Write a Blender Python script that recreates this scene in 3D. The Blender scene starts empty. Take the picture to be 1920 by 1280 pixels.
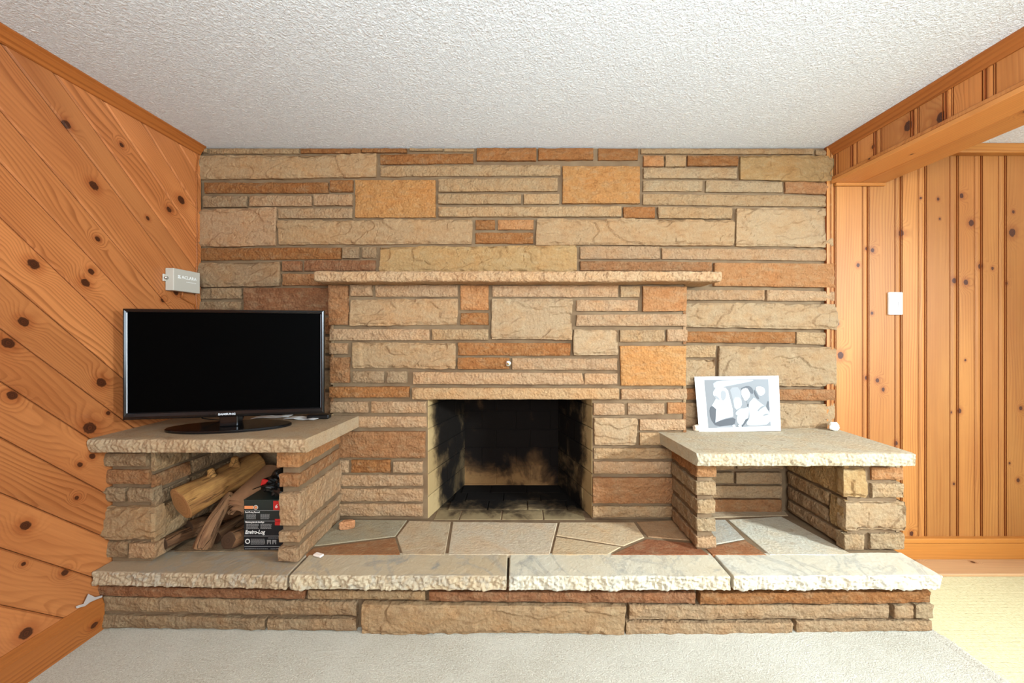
import bpy, bmesh, math, random
from mathutils import Vector, Matrix, noise
random.seed(7)
S = bpy.context.scene
COL = S.collection

# ------------------------------------------------------------------ camera, world, lights, exposure
F, CX, CY, CH = 710.0, 972.0, 628.0, 1.27          # focal length (px), vanishing point (px), eye height (m)
cam = bpy.data.cameras.new('camera')
cam.sensor_width = 36.0
cam.lens = F / 1920 * 36.0
cam.shift_x = (960 - CX) / 1920
cam.shift_y = -(640 - CY) / 1920
cam.clip_start = 0.02
cam_o = bpy.data.objects.new('camera', cam); COL.objects.link(cam_o)
cam_o.location = (0, 0, CH); cam_o.rotation_euler = (math.radians(90), 0, 0)
S.camera = cam_o

world = bpy.data.worlds.new('daylight'); S.world = world; world.use_nodes = True
bg = world.node_tree.nodes['Background']
bg.inputs[0].default_value = (0.80, 0.90, 1.0, 1); bg.inputs[1].default_value = 1.0

def area(name, loc, target, sx, sy, power, color, spread=180):
    l = bpy.data.lights.new(name, 'AREA'); l.shape = 'RECTANGLE'; l.size = sx; l.size_y = sy
    l.energy = power; l.color = color; l.spread = math.radians(spread)
    o = bpy.data.objects.new(name, l); COL.objects.link(o); o.location = loc
    o.rotation_euler = (Vector(target) - Vector(loc)).to_track_quat('-Z', 'Y').to_euler()
    return o
DAY = (0.74, 0.885, 1.0)
area('window_daylight_side', (3.62, -0.28, 1.92), (0.75, 1.9, 0.35), 0.34, 0.30, 19, (0.70, 0.88, 1.0), 70)
area('window_daylight_annex', (2.9, -2.45, 1.45), (2.6, 2.0, 1.6), 1.0, 1.2, 9, DAY)
area('window_daylight_front', (0.8, -2.45, 1.4), (0.6, 2.0, 0.4), 2.6, 1.2, 42, DAY)
area('ceiling_fill', (0.5, -0.9, 1.75), (0.6, -0.5, 2.4), 1.6, 1.2, 58, DAY)  # unseen lamp without a fixture, added to brighten the ceiling
area('ceiling_fill_annex', (2.9, 0.4, 1.80), (2.9, 0.5, 2.4), 0.6, 0.8, 8, DAY)  # second added fill lamp, no fixture, for the annex ceiling

S.view_settings.view_transform = 'Standard'
S.view_settings.look = 'None'
S.view_settings.exposure = 1.46
S.view_settings.gamma = 1.0
S.view_settings.use_curve_mapping = False
S.cycles.max_bounces = 8
S.cycles.diffuse_bounces = 5
S.cycles.use_denoising = True

# ------------------------------------------------------------------ helpers
def hexc(h):
    h = h.lstrip('#')
    c = [int(h[i:i+2], 16) / 255 for i in (0, 2, 4)]
    return tuple(x / 12.92 if x <= 0.04045 else ((x + 0.055) / 1.055) ** 2.4 for x in c) + (1.0,)
def W(px, py, Y): return Vector(((px - CX) * Y / F, Y, CH - (py - CY) * Y / F))
def XX(px, Y): return (px - CX) * Y / F
def ZZ(py, Y): return CH - (py - CY) * Y / F
def smooth(a, b, x):
    t = max(0.0, min(1.0, (x - a) / (b - a))); return t * t * (3 - 2 * t)

def link(name, me, mat=None, parent=None):
    o = bpy.data.objects.new(name, me); COL.objects.link(o)
    if mat is not None: me.materials.append(mat) if len(me.materials) == 0 else None
    if parent is not None: o.parent = parent
    return o
def mesh(name, verts, faces, smooth_shade=False):
    c = Vector((0, 0, 0))
    me = bpy.data.meshes.new(name)
    me.from_pydata([tuple(v) for v in verts], [], faces)
    if smooth_shade: me.polygons.foreach_set('use_smooth', [True] * len(me.polygons))
    me.update()
    return me
def obj(name, verts, faces, mat, parent=None, sm=False, color=None):
    """one mesh object with its origin at the middle of its vertices"""
    vs = [Vector(v) for v in verts]
    lo = Vector([min(v[i] for v in vs) for i in range(3)]); hi = Vector([max(v[i] for v in vs) for i in range(3)])
    c = (lo + hi) / 2
    me = mesh(name, [v - c for v in vs], faces, sm)
    me.materials.append(mat)
    o = bpy.data.objects.new(name, me); COL.objects.link(o)
    o.location = c
    if parent is not None:
        o.parent = parent
        if parent.type == 'EMPTY' or True:
            pw = parent_world(parent)
            o.matrix_parent_inverse = pw.inverted()
    if color is not None: o.color = color
    return o
def parent_world(p):
    m = Matrix.LocRotScale(p.location, p.rotation_euler, p.scale)
    if p.parent is not None:
        m = parent_world(p.parent) @ p.matrix_parent_inverse @ m
    return m
def root(name, label, cat, loc=(0, 0, 0), rz=0, group=None, kind=None):
    o = bpy.data.objects.new(name, None); COL.objects.link(o)
    o.location = loc; o.rotation_euler = (0, 0, rz); o.empty_display_size = 0.1
    if label: o['label'] = label
    if cat: o['category'] = cat
    if group: o['group'] = group
    if kind: o['kind'] = kind
    return o
def tag(o, label, cat, group=None):
    o['label'] = label; o['category'] = cat
    if group: o['group'] = group
    return o
def struct(o): o['kind'] = 'structure'; return o
BOXF = [(0, 3, 2, 1), (4, 5, 6, 7), (0, 1, 5, 4), (1, 2, 6, 5), (2, 3, 7, 6), (3, 0, 4, 7)]
def boxv(a, b):
    (x0, y0, z0), (x1, y1, z1) = a, b
    return [(x0, y0, z0), (x1, y0, z0), (x1, y1, z0), (x0, y1, z0), (x0, y0, z1), (x1, y0, z1), (x1, y1, z1), (x0, y1, z1)]
def boxes(name, lst, mat, parent=None):
    vs, fs = [], []
    for a, b in lst:
        n = len(vs); vs += boxv(a, b); fs += [tuple(i + n for i in f) for f in BOXF]
    return obj(name, vs, fs, mat, parent)
def bevel_box(name, a, b, r, mat, parent=None, color=None, xf=None, segs=1):
    bm = bmesh.new()
    vs = [bm.verts.new(v) for v in boxv(a, b)]
    for f in BOXF: bm.faces.new([vs[i] for i in f])
    bmesh.ops.bevel(bm, geom=list(bm.edges), offset=r, segments=segs, affect='EDGES', profile=0.5)
    V = [v.co.copy() for v in bm.verts]
    bm.verts.index_update()
    Fc = [tuple(v.index for v in f.verts) for f in bm.faces]
    bm.free()
    if xf is not None: V = [xf @ v for v in V]
    return obj(name, V, Fc, mat, parent, color=color)
def tube(name, pts, rad, mat, parent=None, n=10, caps=True, closed=False):
    """swept tube along pts; rad a number or list"""
    P = [Vector(p) for p in pts]; N = len(P)
    R = rad if isinstance(rad, (list, tuple)) else [rad] * N
    vs, fs = [], []
    up = Vector((0, 0, 1))
    prev = None
    for i, p in enumerate(P):
        t = (P[min(i + 1, N - 1)] - P[max(i - 1, 0)]).normalized()
        if prev is None:
            a = t.cross(up)
            if a.length < 0.1: a = t.cross(Vector((1, 0, 0)))
        else:
            a = prev - t * prev.dot(t)
        a.normalize(); prev = a
        b = t.cross(a)
        for k in range(n):
            w = 2 * math.pi * k / n
            vs.append(p + (a * math.cos(w) + b * math.sin(w)) * R[i])
    for i in range(N - 1):
        for k in range(n):
            k2 = (k + 1) % n
            fs.append((i * n + k, i * n + k2, (i + 1) * n + k2, (i + 1) * n + k))
    if caps:
        fs.append(tuple(range(n - 1, -1, -1))); fs.append(tuple((N - 1) * n + k for k in range(n)))
    return obj(name, vs, fs, mat, parent, sm=True)

# ------------------------------------------------------------------ node helpers
class NT:
    def __init__(s, name):
        s.m = bpy.data.materials.new(name); s.m.use_nodes = True
        s.t = s.m.node_tree; s.n = s.t.nodes; s.b = s.n['Principled BSDF']
    def put(s, sock, v):
        if isinstance(v, bpy.types.NodeSocket): s.t.links.new(v, sock)
        else: sock.default_value = v
    def math(s, op, a, b=0.0, c=None, clamp=False):
        n = s.n.new('ShaderNodeMath'); n.operation = op; n.use_clamp = clamp
        s.put(n.inputs[0], a); s.put(n.inputs[1], b)
        if c is not None: s.put(n.inputs[2], c)
        return n.outputs[0]
    def vm(s, op, a, b=(0, 0, 0)):
        n = s.n.new('ShaderNodeVectorMath'); n.operation = op
        s.put(n.inputs[0], a)
        if op == 'SCALE': s.put(n.inputs[3], b)
        elif op != 'LENGTH': s.put(n.inputs[1], b)
        return n.outputs[1] if op in ('LENGTH', 'DOT_PRODUCT', 'DISTANCE') else n.outputs[0]
    def noise(s, vec, scale, detail=3, rough=0.55, dist=0.0, dim='3D', w=None):
        n = s.n.new('ShaderNodeTexNoise'); n.noise_dimensions = dim
        if vec is not None: s.put(n.inputs['Vector'], vec)
        if w is not None: s.put(n.inputs['W'], w)
        n.inputs['Scale'].default_value = scale; n.inputs['Detail'].default_value = detail
        n.inputs['Roughness'].default_value = rough; n.inputs['Distortion'].default_value = dist
        return n.outputs['Fac']
    def voro(s, vec, scale, feature='F1'):
        n = s.n.new('ShaderNodeTexVoronoi'); n.feature = feature
        s.put(n.inputs['Vector'], vec); n.inputs['Scale'].default_value = scale
        return n.outputs['Distance']
    def ramp(s, fac, stops, interp='LINEAR'):
        n = s.n.new('ShaderNodeValToRGB'); n.color_ramp.interpolation = interp
        e = n.color_ramp.elements
        while len(e) < len(stops): e.new(0.5)
        for i, (p, c) in enumerate(stops):
            e[i].position = p; e[i].color = c if isinstance(c, tuple) else (c, c, c, 1)
        s.put(n.inputs[0], fac); return n.outputs[0]
    def mr(s, v, a, b, c=0.0, d=1.0, sm=False):
        n = s.n.new('ShaderNodeMapRange'); n.interpolation_type = 'SMOOTHSTEP' if sm else 'LINEAR'
        s.put(n.inputs[0], v)
        for i, x in enumerate((a, b, c, d)): s.put(n.inputs[i + 1], x)
        return n.outputs[0]
    def mix(s, fac, a, b, mode='MIX'):
        n = s.n.new('ShaderNodeMix'); n.data_type = 'RGBA'; n.blend_type = mode
        s.put(n.inputs[0], fac); s.put(n.inputs[6], a); s.put(n.inputs[7], b); return n.outputs[2]
    def comb(s, x, y, z=0.0):
        n = s.n.new('ShaderNodeCombineXYZ')
        for i, v in enumerate((x, y, z)): s.put(n.inputs[i], v)
        return n.outputs[0]
    def sep(s, v):
        n = s.n.new('ShaderNodeSeparateXYZ'); s.put(n.inputs[0], v); return n.outputs
    def pos(s): return s.n.new('ShaderNodeNewGeometry').outputs['Position']
    def info(s): return s.n.new('ShaderNodeObjectInfo').outputs
    def bump(s, h, strength=0.5, dist=0.01, normal=None):
        n = s.n.new('ShaderNodeBump'); n.inputs['Strength'].default_value = strength; n.inputs['Distance'].default_value = dist
        s.put(n.inputs['Height'], h)
        if normal is not None: s.put(n.inputs['Normal'], normal)
        return n.outputs[0]
    def done(s, color, rough=0.8, normal=None, spec=0.3, metal=0.0):
        s.put(s.b.inputs['Base Color'], color); s.put(s.b.inputs['Roughness'], rough)
        s.b.inputs['Specular IOR Level'].default_value = spec; s.b.inputs['Metallic'].default_value = metal
        if normal is not None: s.put(s.b.inputs['Normal'], normal)
        return s.m
def plain(name, h, rough=0.5, spec=0.4, metal=0.0, var=0.0):
    m = NT(name); c = hexc(h)
    if var:
        f = m.noise(m.pos(), 40, 4)
        f = m.mr(f, 0.3, 0.7, 1 - var, 1 + var)
        col = m.vm('MULTIPLY', c[:3], m.comb(f, f, f))
        return m.done(col, rough, None, spec, metal)
    return m.done(c, rough, None, spec, metal)

# ------------------------------------------------------------------ materials
def stone_mat(name, grain=1.0, rough=0.85, tint=(0.81, 0.685, 0.60, 1)):
    m = NT(name); p = m.pos(); inf = m.info()
    off = m.vm('ADD', p, m.comb(m.math('MULTIPLY', inf['Random'], 13.0), 0, 0))
    big = m.noise(off, 7, 4, 0.6, 0.6)
    med = m.noise(m.vm('MULTIPLY', off, (0.6, 1, 1.4)), 26, 5, 0.65, 0.4)
    fine = m.noise(off, 240, 3, 0.7)
    c = m.mix(1.0, inf['Color'], tint, 'MULTIPLY')
    warm = m.mix(m.mr(big, 0.42, 0.70), c, m.mix(1.0, c, (1.04, 0.92, 0.80, 1), 'MULTIPLY'))
    pale = m.mix(m.mr(med, 0.50, 0.72, 0, 0.55), warm, m.mix(0.55, warm, hexc('#a18d6c')))
    dark = m.mix(m.mr(med, 0.46, 0.26, 0, 0.65), pale, m.mix(1.0, pale, (0.62, 0.52, 0.44, 1), 'MULTIPLY'))
    f = m.mr(fine, 0.3, 0.7, 0.80, 1.15)
    col = m.vm('MULTIPLY', dark, m.comb(f, f, f))
    g1 = m.math('ADD', m.noise(off, 42, 6, 0.74, 0.6), m.math('MULTIPLY', m.voro(off, 75), 0.6)); g2 = m.noise(off, 260, 3, 0.7)
    h = m.math('ADD', m.math('MULTIPLY', g1, 1.0), m.math('MULTIPLY', g2, 0.3))
    return m.done(col, rough, m.bump(h, 0.95 * grain, 0.012), 0.15)
M_STONE = stone_mat('split_stone')
M_STONE_FLAT = stone_mat('ledged_stone', 0.50, 0.85, (0.70, 0.58, 0.505, 1))
M_STONE_SM = stone_mat('smooth_stone', 0.35, 0.85, (0.90, 0.83, 0.79, 1))

def marble_mat():
    m = NT('pale_marble'); p = m.pos(); inf = m.info()
    off = m.vm('ADD', p, m.comb(m.math('MULTIPLY', inf['Random'], 9.0), 0, 0))
    tc = m.mix(1.0, inf['Color'], (0.80, 0.76, 0.71, 1), 'MULTIPLY')
    base = m.mix(m.mr(m.noise(off, 3, 4), 0.35, 0.65), tc, m.mix(1.0, tc, (1.0, 0.93, 0.84, 1), 'MULTIPLY'))
    v = m.noise(m.vm('MULTIPLY', off, (1.0, 0.7, 1.0)), 2.6, 6, 0.6, 1.6)
    vein = m.mr(m.math('ABSOLUTE', m.math('SUBTRACT', v, 0.5)), 0.0, 0.035, 0.48, 0.0)
    v2 = m.noise(off, 3.4, 5, 0.65, 2.2)
    blot = m.mr(v2, 0.60, 0.74, 0, 0.75)
    c = m.mix(vein, base, hexc('#8b857a')); c = m.mix(blot, c, hexc('#777772'))
    f = m.mr(m.noise(off, 200, 3), 0.3, 0.7, 0.95, 1.04)
    c = m.vm('MULTIPLY', c, m.comb(f, f, f))
    return m.done(c, 0.7, m.bump(m.noise(off, 90, 5, 0.7), 0.35, 0.005), 0.3)
M_MARBLE = marble_mat()
def mortar_mat():
    m = NT('mortar'); p = m.pos()
    c = m.ramp(m.noise(p, 9, 4), [(0.3, hexc('#664e38')), (0.7, hexc('#7a634a'))])
    return m.done(c, 0.95, m.bump(m.noise(p, 180, 4, 0.7), 0.4, 0.003), 0.1)
M_MORTAR = mortar_mat()

def soot_mat(name, kind):
    """fire brick; black soot settled on it in shapes of its own"""
    m = NT(name); p = m.pos(); s = m.sep(p); x, y, z = s[0], s[1], s[2]; inf = m.info()
    n1 = m.noise(p, 4.5, 5, 0.62, 0.5); n2 = m.noise(p, 22, 4, 0.6)
    ns = m.math('ADD', m.math('MULTIPLY', m.math('SUBTRACT', n1, 0.5), 2.3), m.math('MULTIPLY', m.math('SUBTRACT', n2, 0.5), 0.35))
    if kind == 'side':
        g = m.math('ADD', m.mr(y, 2.08, 2.23, -0.48, 0.62), m.mr(z, 0.35, 0.95, -0.25, 0.25))
        base = m.ramp(inf['Random'], [(0, hexc('#93774f')), (1, hexc('#a0855c'))])
    elif kind == 'back':
        dx = m.math('DIVIDE', m.math('SUBTRACT', x, 0.045), 0.235); dz = m.math('DIVIDE', m.math('SUBTRACT', z, 0.22), 0.30)
        r = m.math('SQRT', m.math('ADD', m.math('MULTIPLY', dx, dx), m.math('MULTIPLY', dz, dz)))
        g = m.mr(r, 0.45, 1.20, -0.15, 0.85)
        g2 = m.mr(z, 0.3, 0.52, -0.15, 0.7)
        g = m.math('MINIMUM', g, m.math('ADD', g2, m.mr(x, -0.1, 0.15, 0, 0.8)))
        base = m.ramp(inf['Random'], [(0, hexc('#70502f')), (1, hexc('#7c5a38'))])
    else:
        g = m.math('ADD', m.mr(y, 2.07, 2.34, -0.30, 0.75), m.mr(m.math('ABSOLUTE', x), 0.1, 0.5, 0.12, -0.05))
        base = m.ramp(inf['Random'], [(0, hexc('#7e6a4c')), (1, hexc('#937b58'))])
    soot = m.mr(m.math('ADD', g, ns), -0.45, 0.60, 0, 0.965, True)
    c = m.mix(m.mr(soot, 0.0, 0.55, 0, 1), base, m.mix(0.62, base, hexc('#3a2413')))
    c = m.mix(m.mr(soot, 0.25, 0.965, 0, 0.985), c, hexc('#0c0806'))
    return m.done(c, 0.95, m.bump(m.noise(p, 120, 4, 0.7), 0.35, 0.003), 0.1)
M_FB_SIDE, M_FB_BACK, M_FB_FLOOR = soot_mat('firebrick_side', 'side'), soot_mat('firebrick_back', 'back'), soot_mat('firebrick_floor', 'floor')
M_SOOT = plain('soot_black', '#15110e', 1.0, 0.05)

def pine(name, mode, knots, c_lo, c_hi, c_dark, gloss=0.45, streak=1.0):
    """pine boards: mode gives (along, across) axes; knots are (x,y,z,r) on the real wall"""
    m = NT(name); p = m.pos(); s = m.sep(p); inf = m.info()
    def uv(q):
        x, y, z = q
        if mode == 'diag': return ((y - z) / math.sqrt(2), (y + z) / math.sqrt(2))
        if mode == 'vx': return (z, x)
        if mode == 'vy': return (z, y)
        if mode == 'hy': return (y, x)
        if mode == 'hyz': return (y, z)
        if mode == 'hx': return (x, z)
        if mode == 'hxy': return (x, y)
    if mode == 'diag':
        u = m.math('MULTIPLY', m.math('SUBTRACT', s[1], s[2]), 0.70711); v = m.math('MULTIPLY', m.math('ADD', s[1], s[2]), 0.70711)
    else:
        ax = {'vx': (2, 0), 'vy': (2, 1), 'hy': (1, 0), 'hyz': (1, 2), 'hx': (0, 2), 'hxy': (0, 1)}[mode]
        u, v = s[ax[0]], s[ax[1]]
    P2 = m.comb(u, v, 0)
    rnd = m.math('MULTIPLY', inf['Random'], 17.0)
    dmin = None
    for k in knots:
        ku, kv = uv(k[:3]); r = k[3]
        d = m.vm('LENGTH', m.vm('MULTIPLY', m.vm('SUBTRACT', P2, (ku, kv, 0)), (1 / (r * 1.25), 1 / r, 0)))
        dmin = d if dmin is None else m.math('MINIMUM', dmin, d)
    wob = m.noise(m.comb(m.math('MULTIPLY', u, 0.9), m.math('MULTIPLY', v, 4.0), rnd), 1.0, 2, 0.45)
    field = m.math('ADD', m.math('MULTIPLY', v, 62.0), m.math('MULTIPLY', wob, 13.0 * streak))
    field = m.math('ADD', field, rnd)
    if dmin is not None:
        field = m.math('ADD', field, m.mr(dmin, 0.9, 4.5, 3.0, 0.0, True))
    saw = m.math('FRACT', field)
    ring = m.math('MULTIPLY', m.mr(saw, 0.35, 0.92, 0, 1, True), m.mr(saw, 0.93, 1.0, 1, 0))
    ring = m.math('MULTIPLY', ring, m.mr(m.noise(m.comb(m.math('MULTIPLY', u, 0.8), m.math('MULTIPLY', v, 9), rnd), 1.0, 2), 0.38, 0.62, 0.15, 1.0))
    fib = m.noise(m.comb(m.math('MULTIPLY', u, 3.0), m.math('MULTIPLY', v, 170), rnd), 1.0, 3, 0.6)
    blot = m.noise(m.comb(m.math('MULTIPLY', u, 1.3), m.math('MULTIPLY', v, 6), rnd), 1.0, 3, 0.5)
    base = m.mix(m.mr(blot, 0.3, 0.7), hexc(c_lo), hexc(c_hi))
    pr = m.mr(inf['Random'], 0, 1, 0.82, 1.10)
    base = m.vm('MULTIPLY', base, m.comb(pr, pr, pr))
    c = m.mix(m.math('MULTIPLY', ring, 0.60), base, hexc(c_dark))
    f = m.mr(fib, 0.3, 0.7, 0.93, 1.07)
    c = m.vm('MULTIPLY', c, m.comb(f, f, f))
    if dmin is not None:
        dn = m.math('ADD', dmin, m.math('MULTIPLY', m.math('SUBTRACT', m.noise(P2, 90, 3), 0.5), 0.5))
        halo = m.mr(dn, 1.0, 2.6, 0.55, 0.0, True)
        c = m.mix(halo, c, m.mix(1.0, c, (0.62, 0.42, 0.30, 1), 'MULTIPLY'))
        core = m.mr(dn, 0.75, 1.05, 1.0, 0.0, True)
        kc = m.ramp(m.noise(m.comb(dn, 0, 0), 6, 2), [(0.35, hexc('#2a130a')), (0.7, hexc('#5a2c14'))])
        c = m.mix(core, c, kc)
    h = m.math('ADD', m.math('MULTIPLY', fib, 0.4), m.math('MULTIPLY', ring, 0.4))
    return m.done(c, gloss, m.bump(h, 0.12, 0.002), 0.30)

def kleft(px, py, r):
    k = 1.81 / (CX - px); return (-1.81, F * k, CH + (CY - py) * k, r)
def kwall(px, py, r, Y=2.15): return ((px - CX) * Y / F, Y, CH - (py - CY) * Y / F, r)
def kbeam(px, py, r):
    k = 1.79 / (px - CX); return (1.79, F * k, CH + (CY - py) * k, r)
LK = [(125, 233, .014), (228, 272, .009), (176, 348, .017), (340, 375, .020), (317, 393, .013), (277, 409, .009), (183, 448, .010), (63, 495, .018),
      (171, 509, .012), (160, 530, .016), (44, 603, .016), (15, 643, .018), (305, 563, .010), (330, 548, .014), (190, 717, .019), (203, 774, .009),
      (168, 802, .024), (150, 871, .010), (144, 933, .008), (48, 985, .016), (44, 1057, .007), (122, 1073, .012), (49, 1187, .020), (173, 855, .012), (23, 741, .015)]
RK = [(1625, 466, .008), (1636, 469, .011), (1609, 497, .010), (1690, 437, .016), (1727, 371, .006), (1759, 373, .008), (1762, 410, .006), (1803, 367, .012),
      (1821, 418, .016), (1898, 436, .020), (1900, 397, .008), (1838, 499, .013), (1861, 503, .008), (1790, 526, .014), (1811, 529, .014), (1887, 531, .008),
      (1635, 587, .008), (1571, 607, .009), (1576, 666, .018), (1625, 708, .010), (1645, 713, .011), (1656, 730, .010), (1784, 773, .006), (1799, 770, .012),
      (1810, 675, .006), (1914, 765, .010), (1909, 900, .010), (1893, 868, .006), (1789, 907, .007), (1680, 831, .012), (1709, 1000, .012)]
BK = [(1703, 236, .020), (1765, 220, .021), (1637, 275, .009), (1634, 297, .006), (1868, 250, .006)]
M_PINE_L = pine('pine_diagonal', 'diag', [kleft(*k) for k in LK], '#a96335', '#bf7743', '#7a3f1a', 0.36, 1.6)
M_PINE_R = pine('pine_vertical', 'vx', [kwall(*k) for k in RK], '#9c5f2b', '#a96f36', '#7e4718', 0.55, 0.5)
M_PINE_B = pine('pine_beam_face', 'vy', [kbeam(*k) for k in BK], '#a8652f', '#b67640', '#8a4b1e', 0.34, 0.5)
M_PINE_U = pine('pine_underside', 'hy', [(1.95, 1.45, 2.13, .012), (1.87, 1.8, 2.13, .006)], '#b87439', '#c48549', '#9c5b28', 0.34, 0.5)
M_TRIM_Y = pine('pine_trim_long', 'hyz', [(-1.79, 1.60, .045, .012), (-1.79, 1.72, .10, .012)], '#985424', '#a6602c', '#753a14', 0.36, 0.3)
M_TRIM_X = pine('pine_trim_cross', 'hx', [(1.82, 2.13, .018, .012)], '#a56529', '#b27436', '#8a4d1c', 0.34, 0.3)
M_SILL = pine('pine_floor_board', 'hxy', [(2.20, 2.12, .01, .015), (2.17, 2.06, .01, .009), (2.52, 2.10, .01, .009)], '#bd8f62', '#c79b70', '#9c6d4a', 0.45, 0.4)

def ceiling_mat():
    m = NT('textured_ceiling'); p = m.pos()
    d = m.vm('ADD', p, m.vm('SCALE', m.vm('SUBTRACT', m.n.new('ShaderNodeTexNoise').outputs['Color'], (0.5, 0.5, 0.5)), 0.0))
    a = m.noise(p, 75, 5, 0.6, 1.0); b = m.noise(p, 190, 3, 0.6, 0.8); v = m.voro(p, 105)
    h = m.math('ADD', m.math('ADD', m.mr(a, 0.42, 0.62), m.math('MULTIPLY', b, 0.5)), m.math('MULTIPLY', v, 0.4))
    c = m.mix(m.mr(a, 0.35, 0.6), hexc('#dddddb'), hexc('#ebebe9'))
    return m.done(c, 0.95, m.bump(h, 0.60, 0.010), 0.1)
M_CEIL = ceiling_mat()
def carpet_mat():
    m = NT('beige_carpet'); p = m.pos()
    a = m.noise(p, 190, 3, 0.7, 0.8); b = m.noise(p, 60, 3, 0.6); g = m.noise(p, 3, 3)
    c = m.mix(m.mr(a, 0.3, 0.65), hexc('#a59883'), hexc('#d2c8b5'))
    c = m.mix(m.mr(g, 0.35, 0.65, 0, 0.35), c, hexc('#e0d7c6'))
    h = m.math('ADD', a, m.math('MULTIPLY', b, 0.5))
    return m.done(c, 1.0, m.bump(h, 0.9, 0.008), 0.05)
M_CARPET = carpet_mat()
def carpet2_mat():
    m = NT('cream_loop_carpet'); p = m.pos()
    q = m.vm('ADD', m.vm('MULTIPLY', p, (34, 50, 1)), m.comb(0, m.math('MULTIPLY', m.noise(p, 9, 2), 0.6), 0))
    br = m.n.new('ShaderNodeTexBrick'); m.put(br.inputs['Vector'], q)
    br.inputs['Scale'].default_value = 1.0; br.inputs['Mortar Size'].default_value = 0.09; br.inputs['Mortar Smooth'].default_value = 1.0
    br.inputs['Brick Width'].default_value = 1.0; br.inputs['Row Height'].default_value = 1.0
    fac = br.outputs['Fac']; n = m.noise(p, 130, 3, 0.7); g = m.noise(p, 7, 3)
    c = m.mix(m.mr(n, 0.3, 0.7), hexc('#bdae84'), hexc('#cfc39a'))
    dk = m.math('MULTIPLY', m.math('MULTIPLY', fac, 0.35), m.mr(m.noise(p, 45, 2), 0.50, 0.60))
    c = m.mix(dk, c, hexc('#7d724f'))
    h = m.math('SUBTRACT', m.math('MULTIPLY', n, 0.8), m.math('MULTIPLY', fac, 0.25))
    return m.done(c, 1.0, m.bump(h, 0.5, 0.006), 0.05)
M_CARPET2 = carpet2_mat()
M_PAINT = plain('plain_paint', '#d9cdb9', 0.9, 0.2)
M_WHITE = plain('white_paint', '#ecebe6', 0.5, 0.4)
M_GREY = plain('grey_plastic', '#b4ab9c', 0.5, 0.4)
M_TVB = plain('tv_gloss_black', '#0b0b0c', 0.18, 0.5)
M_TVS = plain('tv_screen', '#020202', 0.5, 0.02)
M_BLACKP = plain('black_plastic', '#0d0c0c', 0.3, 0.5)
M_SILVER = plain('silver_print', '#c9c9cc', 0.4, 0.4)
M_CHROME = plain('chrome_metal', '#d8d6d0', 0.22, 0.5, 1.0)
M_BRASS = plain('brass', '#b08a4a', 0.3, 0.5, 1.0)

# ------------------------------------------------------------------ rough stone block
def coords(L, r, cell):
    h = L / 2; r = min(r, L * 0.3)
    inner = L - 2 * r; n = max(1, int(round(inner / cell)))
    c = [-h, -h + r * 0.35]
    c += [-h + r + inner * i / n for i in range(n + 1)]
    c += [h - r * 0.35, h]
    return c
def relief(style, p, n, seed, ey):
    q = p + Vector((seed * 3.1, seed * 1.7, seed * 2.3))
    if style == 'rock':
        a = noise.noise(Vector((q.x * 14, q.y * 22, q.z * 22)))
        b = noise.voronoi(Vector((q.x * 22, q.y * 34, q.z * 34)))[0][0]
        c = noise.noise(q * 75)
        e2 = min(1.0, ey / 0.022)
        return 0.55 * a + 0.95 * (b - 0.45) + 0.22 * c - 0.75 * (1 - e2) ** 2
    if style == 'slab':
        a = noise.noise(q * 16); b = noise.voronoi(Vector((q.x * 34 + 0.4 * noise.noise(q * 50), q.y * 34, q.z * 30)))[0][0]; c = noise.noise(q * 90)
        return 0.6 * a + 0.45 * (b - 0.45) + 0.45 * c + 0.35 * noise.noise(q * 38)
    # broad split face: terraces with sharp lips, chipped bands at top and bottom
    t = noise.noise(Vector((q.x * 3.6, q.y * 6, q.z * 7))) * 2.2 + noise.noise(q * 17) * 0.42
    k = math.floor(t); f = t - k
    h = (k + smooth(0.84, 0.98, f)) * 0.55
    t2 = abs(noise.noise(Vector((q.x * 9 + 5, q.y * 9, q.z * 11))))
    h -= 0.35 * (1 - smooth(0.0, 0.03, t2)) * smooth(-0.1, 0.3, noise.noise(q * 4))
    w = 0.020 + 0.016 * noise.noise(Vector((q.x * 26, q.z * 9, 3)))
    h -= 0.95 * (1 - smooth(w * 0.45, w, ey)) * (0.6 + 0.6 * noise.noise(q * 30))
    return h + 0.42 + 0.16 * noise.noise(q * 60)
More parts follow.
